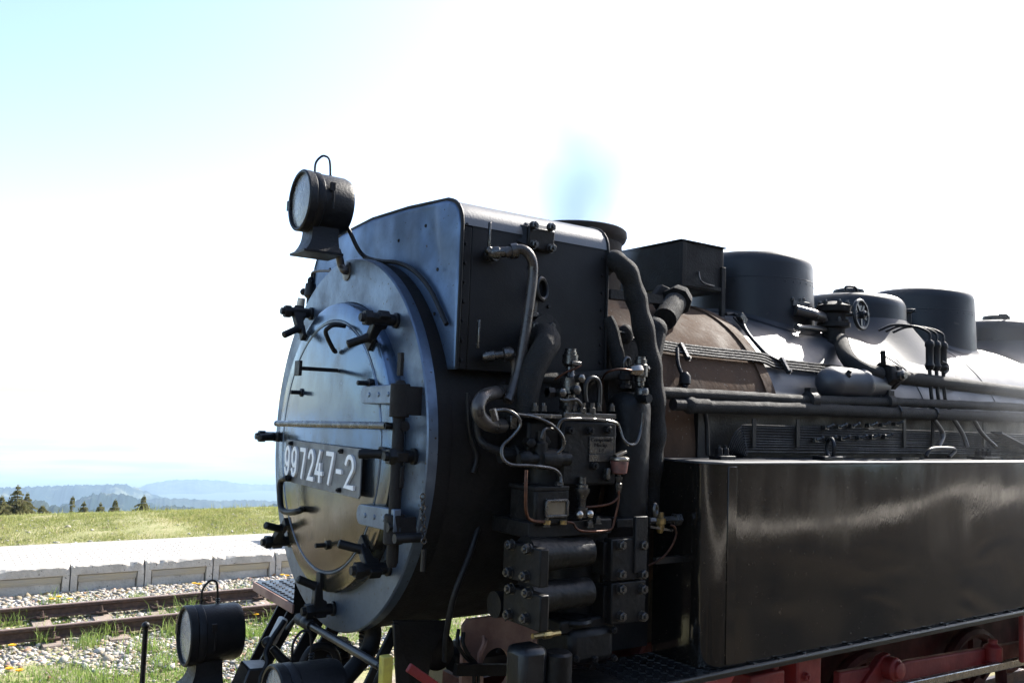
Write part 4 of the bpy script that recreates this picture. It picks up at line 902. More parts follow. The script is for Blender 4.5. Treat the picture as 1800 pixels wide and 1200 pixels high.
b = MB(); b.cyl(hc, Vector((vx,vy,hc.z-.0)), .016); P('spindle', b, 'steel', HWL)
b = MB(); b.bar(at(1500,541,y=-.52), at(1522,541,y=-.52), .03, .03); P('yoke', b, 'steel', SV)
# thick lagged pipe down from the valve and back along the boiler
A = at(1478,598,y=-.62); pts = [A, at(1486,622,y=-.80), at(1500,640,y=-.90), at(1522,652,y=-.95), at(1545,658,y=-.97)]
rod('lagged_pipe', pts, .05, 'lag', None, 7, 16)
fl = at(1556,660,y=-.97); b = MB(); b.lathe(fl-X*.04, X, [(0,.085),(.03,.09),(.05,.09),(.055,.07),(.07,.07),(.075,.09),(.12,.088),(.13,.07)], 6, True, .3); FLG = P('pipe_union', b, 'soot', None, .006)
b = MB(); b.lathe(fl+Vector((.03,-.06,-.0)), -Y, [(0,.034),(.04,.034),(.045,.02),(.06,.02)], 12); P('union_cap', b, 'steel', FLG)
b = MB(); b.bar(fl+Vector((-.05,-.02,.06)), fl+Vector((-.09,-.04,.15)), .03, .02); b.bar(fl+Vector((-.05,0,-.05)), fl+Vector((-.10,0,-.22)), .05, .03); P('pipe_bracket', b, 'soot', FLG, .004)
b = MB(); e = at(1800,690,y=-.97); e2 = e+(e-fl)*.45; b.tube([fl+X*.06, fl.lerp(e,.5), e, e2], .044, 16, False, wob=.04); P('lagged_pipe', b, 'lag')
# check valve: domed drum lying along the boiler
a, c = at(1462,672,y=-.93), at(1545,678,y=-.93); d = (c-a).normalized(); L = (c-a).length
b = MB(); b.lathe(a, d, [(-.10,.0),(-.095,.03),(-.075,.065),(-.04,.088),(0,.098),(L*.5,.098),(L*.52,.105),(L*.58,.105),(L*.6,.09),(L,.085)], 28, False); CK = P('check_valve', b, 'boiler', None, 0, 40)
b = MB(); p = at(1487,664,y=-1.0); b.lathe(p, (0,-.6,1), [(0,.022),(.03,.022),(.035,.014),(.055,.014)], 8); P('plug', b, 'black', CK)
# twin lagged pipes along the boiler side
def lagged_run(pts, r, name='lagged_pipe'):
    b = MB(); b.tube(pts, r, 14, False, wob=.06); return P(name, b, 'lag')
yl = -1.0
lagged_run([at(1158,690,y=yl), at(1300,697,y=yl), at(1420,704,y=yl), at(1560,706,y=yl), at(1700,712,y=yl), at(1800,716,y=yl), at(1800,716,y=yl)+X*1.6], .03)
lagged_run([at(1240,714,y=yl-.02), at(1420,719,y=yl-.02), at(1560,725,y=yl-.02), at(1700,730,y=yl-.02), at(1800,734,y=yl-.02), at(1800,734,y=yl-.02)+X*1.6], .037)
for px, py, r in ((1425,703,.05),(1562,706,.045)):
    p = at(px, py, y=yl); b = MB(); b.lathe(p-X*.05, X, [(0,.02),(.02,r),(.08,r),(.1,.02)], 12); b.obox(p+Vector((0,0,.05)), (X,Y,Z), (.03,.02,.02)); P('pipe_joint', b, 'soot')
for px, py in ((1575,723),(1640,727)):
    p = at(px, py, y=yl-.02); b = MB(); b.torus(p, X, .038, .007, 18, 6); P('pipe_clip', b, 'steel')
p = at(1213,712,y=yl-.02); b = MB(); b.sphere(p, .05, (1.1,.8,.9)); b.lathe(p, X, [(0,.04),(.12,.04)], 14); b.cyl(p-X*.05, p-X*.12, .03); P('pipe_elbow', b, 'lag')
rod('drain_pipe', [at(1238,722,y=-1.02), at(1242,745,y=-1.0), at(1244,800,y=-1.0)], .012, 'black')
# four thin tubes in a bundle over the smokebox and down onto the boiler
for k in range(4):
    pts = [on_boiler(px, py+4.6*k-6, .945) for px, py in ((1110,600),(1160,606),(1200,612),(1260,619),(1335,627))]+[on_boiler(px, py+4.6*k-6, .93) for px, py in ((1362,637),(1400,642),(1475,650),(1560,659),(1650,668),(1800,688),(1900,705))]
    rod('oil_tube', pts, .0085, 'black', None, 4, 6)
for px, py in ((1203,618),(1380,642)):
    p = on_boiler(px, py, .95); b = MB(); n_ = Vector((0,p.y,p.z-ZB)).normalized(); t_ = X.cross(n_); b.obox(p, (X,t_,n_), (.012,.055,.012)); TC = P('tube_clip', b, 'steel', None, .002); bolt(TC, p-t_*.05*(1 if t_.z>0 else -1), n_, .012, .02)
rod('cable', [on_boiler(1190,612,.95), on_boiler(1192,640,.945), on_boiler(1200,662,.945), on_boiler(1203,680,.945)], .011, 'black')
p = on_boiler(1204,667,.95); b = MB(); b.lathe(p+Z*.04, -Z, [(0,.014),(.02,.03),(.06,.032),(.07,.018),(.11,.012)], 10); P('cable_gland', b, 'black')
rod('cable', [on_boiler(1276,552,.935), on_boiler(1290,552,.94), on_boiler(1302,560,.945), on_boiler(1312,582,.935), on_boiler(1330,605,.935), on_boiler(1350,625,.935), on_boiler(1375,637,.94)], .012, 'black')
rod('cable', [on_boiler(1290,558,.935), on_boiler(1318,590,.93), on_boiler(1345,620,.93)], .008, 'black')
b = MB(); p = on_boiler(1304,560,.955); b.obox(p, ((1,.0,-.8),Y,(.8,0,1)), (.035,.02,.02)); P('cable_box', b, 'steel', None, .004)
# lubricator lines: a flat bank of thin tubes along the boiler flank
yb = -.99
for k in range(11):
    za = at(1300,747,y=yb).z-.0142*k
    pa = at(1320,747,y=yb); bend = .05+.014*(10-k)
    x0 = at(1318,760,y=yb).x; zz = pa.z-.0142*k
    zc = pa.z-.0142*10-.035; rr = zz-zc
    pts = [(x0-rr, yb+.03, zc-.12), (x0-rr, yb+.02, zc)]+[(x0+rr*math.cos(R_(q)), yb, zc+rr*math.sin(R_(q))) for q in (160,135,112)]+[(x0, yb, zz), (x0+.5, yb, zz+.002*math.sin(k)), (x0+1.4, yb, zz+.002*math.cos(k*2)), (x0+3.2, yb, zz), (x0+5, yb, zz)]
    rod('oil_line', pts, .0048, 'black', None, 5, 6)
for px in (1326,1403,1590,1640,1730):
    a, c = at(px,736,y=yb-.012), at(px,786,y=yb-.012); b = MB(); b.box((a.x-.015,yb-.014,c.z),(a.x+.015,yb-.006,a.z)); P('line_strap', b, 'black', None, .002)
for i in range(6):
    for j in range(2):
        px = 1450+i*23-j*18+(8 if i > 2 else 0); py = 751+j*22-i*1.2; p = at(px, py, y=yb-.01); b = MB(); b.obox(p, (X,Y,Z), (.018,.016,.012)); b.lathe(p+Vector((.0,-.014,0)), (.6,-.5,.35), [(0,.009),(.03,.009),(.032,.013),(.045,.011)], 6); P('lubricator_union', b, 'steel', None, .003)
# wall of the side below the boiler: dark cladding behind the tubes
b = MB(); b.box((1.6,-.93,1.4),(9.2,-.90,2.62)); P('boiler_skirt', b, 'black')
# three tall lubricators
for k in range(3):
    p = at(1634+k*12, 637+k*1.5, y=-.98); t_ = at(1634+k*12, 605+k*1.5, y=-.98); b = MB(); L = t_.z-p.z+.08
    b.lathe((p.x,-.98,p.z-.05), Z, [(0,.02),(.03,.032),(.05,.024),(L*.75,.024),(L*.8,.03),(L*.92,.028),(L,.014)], 12); lu = P('lubricator', b, 'black')
    rod('oil_tube', [(p.x,-.98,p.z+L-.06),(p.x+.01,-.97,p.z+L),(p.x-.03,-.9,p.z+L+.04),(p.x-.12,-.8,p.z+L+.05),(p.x-.2,-.74,p.z+L+.01)], .0085, 'black', lu)
    rod('oil_tube', [(p.x,-.98,p.z-.05),(p.x+.01,-.99,p.z-.25),(p.x+.06+.03*k,-1.0,p.z-.36)], .012, 'black', lu)
    q = at(1640+k*35, 735, y=-1.02); rod('drain_pipe', [q, (q.x+.1,-1.03,q.z-.1), at(1640+k*(50 if k else 35)+10, 785, y=-1.05)], .015, 'pipe')
rod('oil_tube', [at(1655,635,y=-1.0), at(1664,640,y=-1.0), at(1666,650,y=-1.0), at(1660,656,y=-1.0)], .009, 'black')
b = MB(); p = at(1688,800,y=-1.1)
# ---- side tanks
TX, TY, TT, TB = 1.42, 1.30, 2.327, 1.373
def tank(s):
    prof = [(TX-.12,-.93)]+[(TX-.12+.12*(1-math.cos(R_(a))), -(TY-.12)-.12*math.sin(R_(a))) for a in (0,15,30,45,60,75,90)]+[(9.15,-TY),(9.15,-.93)]
    b = MB(); zs = [TB+.004, TT-.012]
    # cut the long side into panels so that the sheet can sag a little
    xs = np.linspace(TX, 9.15, 40); zsn = np.linspace(zs[0], zs[1], 12); V = []; F = []
    for z in zsn:
        for x in xs:
            f = math.sin(PI*min(1, max(0, (x-TX)/7.7)))**.3*math.sin(PI*(z-zs[0])/(zs[1]-zs[0])); V.append((x, s*(-TY+.006*f*math.sin(x*2.1+z*3)+.003*f*math.sin(x*6.3-z*7)), z))
    nx = len(xs)
    for j in range(len(zsn)-1):
        for i in range(nx-1): F.append((j*nx+i, j*nx+i+1, (j+1)*nx+i+1, (j+1)*nx+i))
    b.add(V, F)
    corner = [(x, s*y) for x, y in prof[:8]]
    V = [(x,y,z) for z in zsn for x, y in corner]; m = len(corner); F = [(j*m+i, j*m+i+1, (j+1)*m+i+1, (j+1)*m+i) for j in range(len(zsn)-1) for i in range(m-1)]
    b.add(V, F)
    t = P('side_tank', b, 'tank', None, 0, 50)
    b = MB(); b.prism([(x, s*y*1.0012, TT-.012) for x, y in prof], (0,0,.012)); P('tank_top', b, 'boiler', t, .003)
    for xx in (TX+.0,):
        b = MB(); b.box((xx-.005, min(s*(-TY-.004), s*-TY+.0), TB+.02),(xx+.055, max(s*(-TY-.004), s*-TY+.0), TT-.02)); P('seam_strip', b, 'tank', t, .002)
    return t
TK = tank(-1*-1); tank(-1)
c = at(1460,788,y=-1.14); b = MB(); b.torus(c, (.9,-.45,.0), .05, .011, 24, 8, .8, 1.1); TR = P('lifting_ring', b, 'blackgloss', TK)
b = MB(); b.box((c.x-.11,-1.18,TT),(c.x+.06,-1.10,TT+.022)); b.bar((c.x+.08,-1.1,TT+.012),(c.x+.33,-1.0,TT+.012),.02,.016); P('hasp', b, 'black', TR, .004)
h = [at(1627,802,y=-1.18), at(1634,791,y=-1.18), at(1645,788,y=-1.18), at(1668,788,y=-1.18), at(1678,791,y=-1.18), at(1668,803,y=-1.18)]
b = MB(); b.tube(h, .013, 10); b.box((h[0].x-.22,-1.16,TT),(h[0].x-.03,-1.12,TT+.014)); P('lid_handle', b, 'black', TK)
p = at(1271,798,y=-1.1); b = MB(); b.box((p.x-.06,-1.14,TT),(p.x+.05,-1.06,TT+.02)); BS = P('bolted_lug', b, 'black', TK, .003)
for dx in (-.03,.015): bolt(BS, (p.x+dx,-1.1,TT+.02), Z, .02, .045, 'black')
p = at(1725,795,y=-1.05); b = MB(); b.box((p.x-.1,-1.12,TT),(p.x+.12,-1.0,TT+.02)); BS = P('bolted_lug', b, 'black', TK, .003)
for dx in (-.07,0,.07): bolt(BS, (p.x+dx,-1.06,TT+.02), Z, .02, .045, 'black')
b = MB(); a = at(1765,770,y=-1.0); b.prism([(a.x-.15,-.98,TT+.18),(a.x+.5,-.98,TT+.02),(a.x+.5,-1.06,TT+.02),(a.x-.15,-1.06,TT+.18)], (0,0,.012)); P('sloping_plate', b, 'boiler', None)
# ---- running board with red valance
b = MB(); b.box((.80,-1.325,TB-.03),(9.2,-.92,TB)); RB = P('running_board', b, 'blackgloss', None, .003)
b = MB(); b.box((.80,.92,TB-.03),(9.2,1.325,TB)); P('running_board', b, 'blackgloss', None, .003)
def tread(parent, x0, x1, y0, y1, z, m='blackgloss', st=.045):
    b = MB(); k = 0; x = x0
    while x < x1:
        y = y0+(st/2 if k % 2 else 0)
        while y < y1:
            d = (1,1,0) if k % 2 else (1,-1,0); b.obox((x,y,z+.002), (d,Z.cross(Vector(d)),Z), (.014,.004,.003)); y += st
        x += st; k += 1
    o = P('tread_pattern', b, m, parent, 0, 0); o['kind'] = 'stuff'
tread(RB, .84, 1.42, -1.30, -.94, TB)
b = MB()
for k in range(40): b.obox((1.6+.19*k,-1.318,TB+.004), (X,Y,Z), (.012,.008,.006))
P('board_stud', b, 'steel', RB)
b2 = MB(); b2.tube([(.80,-1.327,TB-.003),(9.2,-1.327,TB-.003)], .009, 8, False); P('edge_bead', b2, 'blackgloss', RB)
RB.children[-2]['kind'] = 'stuff'
b = MB(); b.box((.35,-1.322,TB-.085),(1.34,-1.305,TB-.031)); P('valance', b, 'red', None, .003)
b = MB(); b.prism([(1.30,-1.32,TB-.031),(1.46,-1.32,TB-.031),(1.42,-1.32,TB-.075),(1.34,-1.32,TB-.085)], (0,.015,0)); P('valance_end', b, 'red', None)
# red supports and gear glimpsed below the board
for x0, x1, z0, z1 in ((1.72,1.98,1.10,1.27),(2.08,2.28,1.12,1.31)):
    b = MB(); b.box((x0,-1.2,z0),(x1,-1.02,z1)); b.box((x1-.06,-1.18,.9),(x1-.02,-1.05,1.34)); BR = P('board_bracket', b, 'red', None, .01)
    bolt(BR, (x0+.06,-1.2,(z0+z1)/2), -Y, .022, .03, 'red', 'bracket_bolt')
b = MB(); a = at(1470,1198,y=-.95); e = at(1800,1140,y=-.95); b.bar(a, a+(e-a)*1.6, .05, .12, Z); MB_ = P('slide_bar', b, 'red', None, .01)
b = MB(); a = at(1560,1172,y=-1.0); b.lathe(a, -Y, [(0,.07),(.06,.07),(.07,.05),(.09,.05),(.1,.0)], 20, False); b.prism([a+Vector((-.28,0,-.10)), a+Vector((.05,0,-.10)), a+Vector((.03,0,.08)), a+Vector((-.05,0,.07))], (0,.05,0)); P('rocker_bracket', b, 'red', None, .006)
b = MB(); a = at(1600,1203,y=-1.05); e = at(1800,1160,y=-1.05); b.bar(a-(e-a)*.4, a+(e-a)*1.6, .04, .055, Z); P('valve_rod', b, 'bright', None, .008)
b = MB(); p = at(1745,1130,y=-1.0); b.lathe(p, Z, [(-.12,.06),(-.02,.06),(0,.03),(.03,.03)], 14); b.box((p.x-.1,-1.05,p.z-.16),(p.x+.1,-.95,p.z-.12)); P('grease_box', b, 'red', None, .005)
b = MB(); a = at(1790,1095,y=-1.1); b.box((a.x-.05,-1.15,a.z-.25),(a.x+.8,-1.12,TB-.03)); P('board_bracket', b, 'red', None, .01)
# ================================================================== compound feed pump on the near side
YF = -1.16                                                             # front face of the pump
def bx(x0, y0, x1, y1, d0=YF, d1=-.95, mb=None):
    """upright box whose front face spans those two corners on the plane y=d0"""
    a, c = at(x0, y0, y=d0), at(x1, y1, y=d0); b = mb or MB(); b.box((a.x, d0, min(a.z,c.z)), (c.x, d1, max(a.z,c.z))); return b
PB = P('steam_pump', bx(990,738,1082,852), 'oily', None, .012, label='compound feed water pump standing beside the smokebox')
P('pump_cover', bx(926,726,988,736, YF-.01), 'steel', PB, .003); P('pump_cover', bx(992,724,1083,737, YF-.012), 'steel', PB, .003)
P('pump_cylinder', MB().lathe(at(958,900,y=-1.03), Z, [(0,.10),(.38,.10),(.385,.115),(.41,.115)], 24), 'oily', PB)
P('pump_body', bx(930,738,988,800, YF+.05), 'oily', PB, .015)
for px, py in ((1035,757),(1066,755),(1042,818),(1064,838),(1000,756)): bolt(PB, at(px, py, y=YF), -Y, .017, .03, 'black')
for px in (998,1010,1052,1075,940,955): bolt(PB, at(px, 722, y=YF+.02), Z, .014, .03, 'steel')
# maker's plate
NMP = []
for (x0,y0,x1,y1) in ((1037,767,1078,797),(1036,798,1077,811)):
    q = P('maker_plate', bx(x0,y0,x1,y1,YF-.006,YF), 'steel', PB, .001); NMP.append(q)
def words(s, px, py, size, y, parent, m):
    cu = bpy.data.curves.new('lettering', 'FONT'); cu.body = s; cu.size = size; cu.extrude = .001; cu.align_x = 'CENTER'; cu.resolution_u = 2
    t = bpy.data.objects.new('lettering', cu); COL.objects.link(t)
    me = bpy.data.meshes.new_from_object(t.evaluated_get(bpy.context.evaluated_depsgraph_get())); bpy.data.objects.remove(t); bpy.data.curves.remove(cu)
    me.materials.clear(); me.materials.append(MT[m]); o = bpy.data.objects.new('lettering', me); o.location = at(px, py, y=y); o.rotation_euler = (PI/2,0,0); link(o, parent); return o
for s, py, sz in (('Compound', 776, .026), ('Mischp.', 785, .026), ('1-9', 794, .024)): words(s, 1057, py, sz, YF-.0075, NMP[0], 'black')
# fitting stack on top of the pump
def stack(x, ytop, ybot, y, prof, m='steel', parent=PB, name='fitting', n=16):
    """turned fitting standing upright: prof = (fraction of height, radius)"""
    t, bo = at(x, ytop, y=y), at(x, ybot, y=y); H = t.z-bo.z; b = MB(); b.lathe((t.x, y, bo.z), Z, [(f*H, r) for f, r in prof], n); return P(name, b, m, parent)
F1 = stack(1003, 613, 726, -1.10, [(0,.03),(.05,.03),(.06,.042),(.2,.042),(.22,.03),(.28,.03),(.30,.045),(.54,.045),(.56,.03),(.62,.02),(.72,.02),(.74,.03),(.76,.036),(.9,.036),(.91,.03),(.95,.03),(.96,.026),(1,.026)], 'steel', PB, 'pressure_governor')
for px, py, r in ((1010,685,.022),(985,690,.02),(1018,665,.02)):
    b = MB(); p = at(px, py, y=-1.15); b.lathe(p+Y*.05, -Y, [(0,r*.8),(.04,r*.8),(.045,r),(.07,r),(.075,r*.6)], 6); P('union_nut', b, 'steel', F1)
b = MB(); p = at(978,690,y=-1.12); b.lathe(p, X, [(-.05,.016),(.03,.016)], 10); b.lathe(p-X*.05, X, [(0,.024),(.03,.024)], 6); P('union_nut', b, 'black', F1)
rod('oil_tube', [at(985,700,y=-1.15), at(992,704,y=-1.16), at(1012,702,y=-1.16), at(1022,712,y=-1.16), at(1030,724,y=-1.15)], .009, 'steel', F1)
b = MB(); b.bar(at(1003,638,y=-1.13), at(1019,640,y=-1.13), .03, .02); P('elbow', b, 'steel', F1, .004)
rod('copper_pipe', [at(1021,641,y=-1.14), at(1012,647,y=-1.14), at(995,654,y=-1.12), at(975,667,y=-1.08)], .0055, 'copper', F1)
rod('copper_pipe', [at(1110,651,y=-1.16), at(1095,649,y=-1.16), at(1078,650,y=-1.14), at(1064,657,y=-1.1), at(1056,672,y=-1.05)], .0055, 'copper', PB)
# strap loop
rod('strap_loop', [at(1030,706,y=-1.13), at(1028,690,y=-1.13), at(1030,672,y=-1.13), at(1040,664,y=-1.13), at(1050,668,y=-1.13), at(1054,682,y=-1.13), at(1053,715,y=-1.13)], .012, 'blackgloss', PB)
for px in (1024,1040): stack(px, 708, 726, -1.16, [(0,.02),(.5,.02),(.55,.014),(1,.014)], 'steel', PB, 'fitting', 6)
# air vessel right of the pump with its fittings
b = MB(); a = at(1100,905,y=-1.03); t_ = at(1095,688,y=-1.03); b.lathe((a.x,-1.03,a.z), Z, [(0,.10),(t_.z-a.z-.07,.105),(t_.z-a.z-.04,.098),(t_.z-a.z-.01,.07),(t_.z-a.z,.03)], 32); AV = P('air_vessel', b, 'oily')
stack(1100, 643, 682, -1.05, [(0,.03),(.15,.03),(.18,.022),(.35,.022),(.38,.034),(.6,.034),(.62,.026),(1,.026)], 'black', AV, 'fitting', 8)
rod('hook_pipe', [at(1097,645,y=-1.06), at(1097,636,y=-1.06), at(1101,629,y=-1.06), at(1106,632,y=-1.06), at(1107,652,y=-1.06)], .009, 'steel', AV)
b = MB(); b.lathe(at(1108,651,y=-1.13), (1,-.3,.1), [(0,.018),(.02,.026),(.05,.026),(.06,.018)], 6); P('union_nut', b, 'bright', AV)
FT = stack(1126, 627, 678, -1.10, [(0,.02),(.12,.02),(.15,.026),(.3,.026),(.32,.036),(.72,.036),(.75,.03),(.9,.03),(.92,.024),(1,.024)], 'steel', AV, 'safety_valve')
b = MB(); p = at(1135,648,y=-1.11); b.lathe(p-X*.03, X, [(0,.01),(.03,.01),(.035,.016),(.045,.016)], 6); b.lathe(at(1125,655,y=-1.14)+Y*.03, -Y, [(0,.016),(.04,.016)], 6); P('set_screw', b, 'steel', FT)
FT2 = stack(1128, 682, 712, -1.11, [(0,.022),(.2,.03),(.85,.034),(1,.03)], 'steel', AV, 'valve_body')
b = MB(); p = at(1132,700,y=-1.15); b.lathe(p+Y*.04, -Y, [(0,.02),(.05,.02),(.055,.024),(.075,.022)], 8); P('union_nut', b, 'black', FT2)
b = MB(); a = at(1127,712,y=-1.10); c = at(1121,905,y=-1.10); b.tube([a, a.lerp(c,.5), c], .026, 14, False); P('riser_pipe', b, 'blackgloss', AV)
# bent steel tubes swinging across the pump
TUBES = [((840+110*.2333,580+640*.2333),(872,721),(893,721),(910,732),(914,748),(900,767),(884,783),(883,803),(898,816),(933,818),(970,823),(984,834),(986,848)),
         ((910,728),(938,732),(968,745),(988,765),(990,785),(979,797)),
         ((979,755),(987,739),(1005,736),(1050,737),(1082,743),(1090,755),(1096,772),(1107,781),(1119,777),(1127,752),(1130,725)),
         ((925,826),(924,860),(925,900),(935,914),(962,917)),
         ((952,770),(957,755),(966,753),(975,755))]
for i, tb in enumerate(TUBES): rod('steel_tube', [at(q[0], q[1], y=YF-.05+.01*math.sin(j*1.3+i)) for j, q in enumerate(tb)], .007, 'steel' if i != 3 else 'copper', PB, 6, 8)
b = MB(); p = at(868,727,y=YF-.05); b.lathe(p, (.4,0,-1), [(-.02,.014),(.03,.014)], 6); P('union_nut', b, 'steel', PB)
for px, py, r in ((938,778,.022),(962,776,.026),(972,808,.02)):
    b = MB(); p = at(px, py, y=YF-.0); b.lathe(p+Y*.06, (-.3,-1,0), [(0,r*.8),(.05,r*.8),(.055,r),(.08,r),(.085,r*.5)], 6); P('valve_plug', b, 'oily', PB, .002)
b = MB(); a = at(912,806,y=YF-.01); b.lathe(a, X, [(0,.02),(.02,.034),(.05,.034),(.055,.024),(.1,.024),(.105,.042),(.15,.046),(.2,.042),(.205,.03),(.26,.03)], 16); b.lathe(at(950,800,y=YF-.01), Z, [(-.04,.03),(.05,.03),(.06,.02),(.1,.02)], 12); P('change_valve', b, 'oily', PB)
b = MB(); b.lathe(at(880,800,y=-1.06), X, [(0,.035),(.06,.035),(.065,.045),(.10,.045),(.105,.03),(.3,.03)], 14); P('inlet_pipe', b, 'oily', PB)
# lubricator box with its sight glass
LB = P('lubricator_box', bx(942,860,1000,922, YF-.03, -1.0), 'oily', PB, .012)
b = MB(); a, c = at(960,880,y=YF-.035), at(996,906,y=YF-.035)
for q0, q1 in (((a.x,a.z),(c.x,a.z)),((c.x,a.z),(c.x,c.z)),((c.x,c.z),(a.x,c.z)),((a.x,c.z),(a.x,a.z))): b.bar((q0[0],YF-.034,q0[1]),(q1[0],YF-.034,q1[1]),.012,.02,Y)
GF = P('sight_frame', b, 'steel', LB, .003); P('sight_glass', bx(961,881,995,905,YF-.036,YF-.03), 'window', GF)
P('box_lid', bx(940,855,1001,862, YF-.035, -1.0), 'oily', LB, .004)
for px in (961,990): stack(px, 921, 914, YF-.04, [(0,.016),(1,.016)], 'brass', LB, 'brass_ferrule', 8)
stack(983, 846, 858, YF-.02, [(0,.012),(.4,.012),(.45,.02),(1,.018)], 'steel', LB, 'fitting', 6)
V2 = stack(1024, 838, 905, YF-.02, [(0,.016),(.1,.026),(.2,.026),(.22,.016),(.45,.02),(.55,.028),(.62,.034),(.7,.034),(.72,.026),(.8,.026),(.83,.016),(1,.016)], 'steel', PB, 'check_valve')
for px, py in ((1018,904),(1036,903)): b = MB(); b.sphere(at(px,py,y=YF-.04), .02); P('ball_nut', b, 'bright', V2)
b = MB(); b.bar(at(1016,905,y=YF-.03), at(1038,905,y=YF-.03), .02, .02); P('cross_piece', b, 'steel', V2)
rod('copper_pipe', [at(1030,891,y=YF-.03), at(1052,889,y=YF-.04), at(1074,884,y=YF-.05), at(1086,874,y=YF-.05), at(1088,862,y=YF-.05)], .0055, 'copper', PB)
rod('copper_pipe', [at(996,917,y=YF-.05), at(1007,919,y=YF-.05), at(1013,928,y=YF-.05), at(1026,933,y=YF-.05), at(1060,933,y=YF-.05), at(1075,928,y=YF-.05), at(1080,912,y=YF-.05), at(1086,885,y=YF-.05), at(1088,862,y=YF-.05)], .0055, 'copper', PB)
OC = stack(1089, 810, 833, YF-.03, [(0,.022),(.1,.034),(.9,.04),(1,.04)], 'oilred', PB, 'oil_cup', 20)
b = MB(); p = at(1089,809,y=YF-.03); b.lathe(p, Z, [(0,.044),(.012,.044),(.018,.03)], 20); b.bar(p+Vector((-.03,0,.02)), p+Vector((.03,0,.04)), .03, .012); P('cup_lid', b, 'bright', OC, .002)
stack(1088, 833, 866, YF-.03, [(0,.01),(.3,.016),(.5,.016),(.55,.01),(.7,.016),(.85,.016),(.9,.008),(1,.008)], 'steel', OC, 'cup_stem', 8)
b = MB(); b.bar(at(1067,822,y=YF-.02), at(1066,842,y=YF-.02), .03, .02); P('clip', b, 'steel', PB, .004)
# foot plate of the pump, lit edge
FTP = P('pump_foot', bx(930,918,1075,938, YF-.02, -.9), 'oily', PB, .006)
for px, py in ((1050,920),(1036,926),(960,925)): bolt(FTP, at(px, py, y=YF-.03), Z, .016, .03, 'steel')
P('pump_shelf', bx(1085,912,1150,924, YF+.02, -.9), 'oily', PB, .004)
# water end: two valve chests with bolted covers
WE = P('water_end', MB().lathe(at(1000,1150,y=-.98), Z, [(0,.13),(.5,.13),(.51,.16),(.56,.16)], 28), 'oily', None, 0, 40)
for yt, ybm, dz in ((945,1018,0),(1022,1092,0)):
    ym = (yt+ybm)/2; L = at(950,ym,y=YF-.10); Rr = at(1060,ym,y=YF-.10); rad = (at(950,yt+4,y=YF-.1).z-at(950,ybm-4,y=YF-.1).z)/2
    b = MB(); b.lathe((L.x-.02,YF-.02,L.z), X, [(0,rad*1.08),(.03,rad*1.05),(.12,rad*.95),(.22,rad*.86),(Rr.x-L.x,rad*.84)], 28); CH_ = P('valve_chest', b, 'oily', WE, 0, 45)
    # left cover, facing forwards along the engine
    xc = at(908, ym, y=YF-.02).x; q0, q1 = at(890, yt+5, x=xc), at(948, yt+12, x=xc); zt, zb = q0.z+.0, at(890, ybm-3, x=xc).z
    b = MB(); b.box((xc,q1.y-.01,zb),(xc+.045,q0.y+.02,zt)); LC = P('chest_cover', b, 'oily', CH_, .006)
    for (px, py) in ((900,yt+12),(930,yt+19),(897,ybm-13),(926,ybm-6)): bolt(LC, at(px, py, x=xc), -X, .021, .03, 'steel')
    # right cover, facing outwards
    RC = P('chest_cover', bx(1076,yt+3,1134,ybm-2, YF-.06, YF+.0), 'oily', CH_, .006)
    for px in (1090,1128):
        for py in (yt+12, ybm-10): bolt(RC, at(px, py, y=YF-.06), -Y, .021, .03, 'steel')
    P('cover_neck', bx(1062,yt+8,1076,ybm-8, YF-.03, YF+.05), 'oily', CH_, .004)
P('bracket_strip', bx(1118,908,1137,1005, YF-.07, YF-.05), 'black', WE, .003)
P('lug_ring', MB().torus(at(1010,1090,y=-1.14), Z, .06, .018, 20, 8), 'oily', WE)
P('suction_flange', bx(985,1092,1080,1104, YF-.02, -.95), 'oily', WE, .01)
a = at(1005,1110,y=YF-.05); c = at(1080,1160,y=YF-.05); b = MB(); b.box((a.x,YF-.05,c.z),(c.x,-.95,a.z)); SBX = P('suction_box', b, 'oily', WE, .03)
for px, py in ((1078,1106),(1044,1157),(1012,1157),(1078,1155)): bolt(SBX, at(px, py, y=YF-.05), -Y, .014, .02, 'black')
a = at(919,1142,y=YF-.10); c = at(963,1260,y=YF-.10); b = MB(); b.box((a.x,YF-.10,c.z),(c.x,at(887,1122,x=a.x).y,a.z)); P('oil_pump_box', b, 'blackgloss', WE, .03)
b = MB(); b.lathe(at(980,1170,y=YF-.08), Z, [(-.1,.06),(.05,.06),(.06,.05)], 20); P('pump_pot', b, 'oily', WE)
b = MB(); b.lathe(at(936,1118,y=YF-.04), X, [(0,.012),(.05,.012),(.055,.018),(.09,.018),(.1,.012),(.14,.012)], 8); P('drain_cock', b, 'brass', WE)
b = MB(); b.lathe(at(1015,1215,y=YF), Z, [(-.1,.22),(.04,.2),(.05,.16)], 24); P('lower_cylinder', b, 'oily', WE)
b = MB(); b.lathe(at(868,1062,y=-1.02), X, [(0,.055),(.03,.055),(.035,.045),(.06,.045),(.065,.055),(.12,.055),(.2,.05)], 16); P('pipe_stub', b, 'oily', WE)
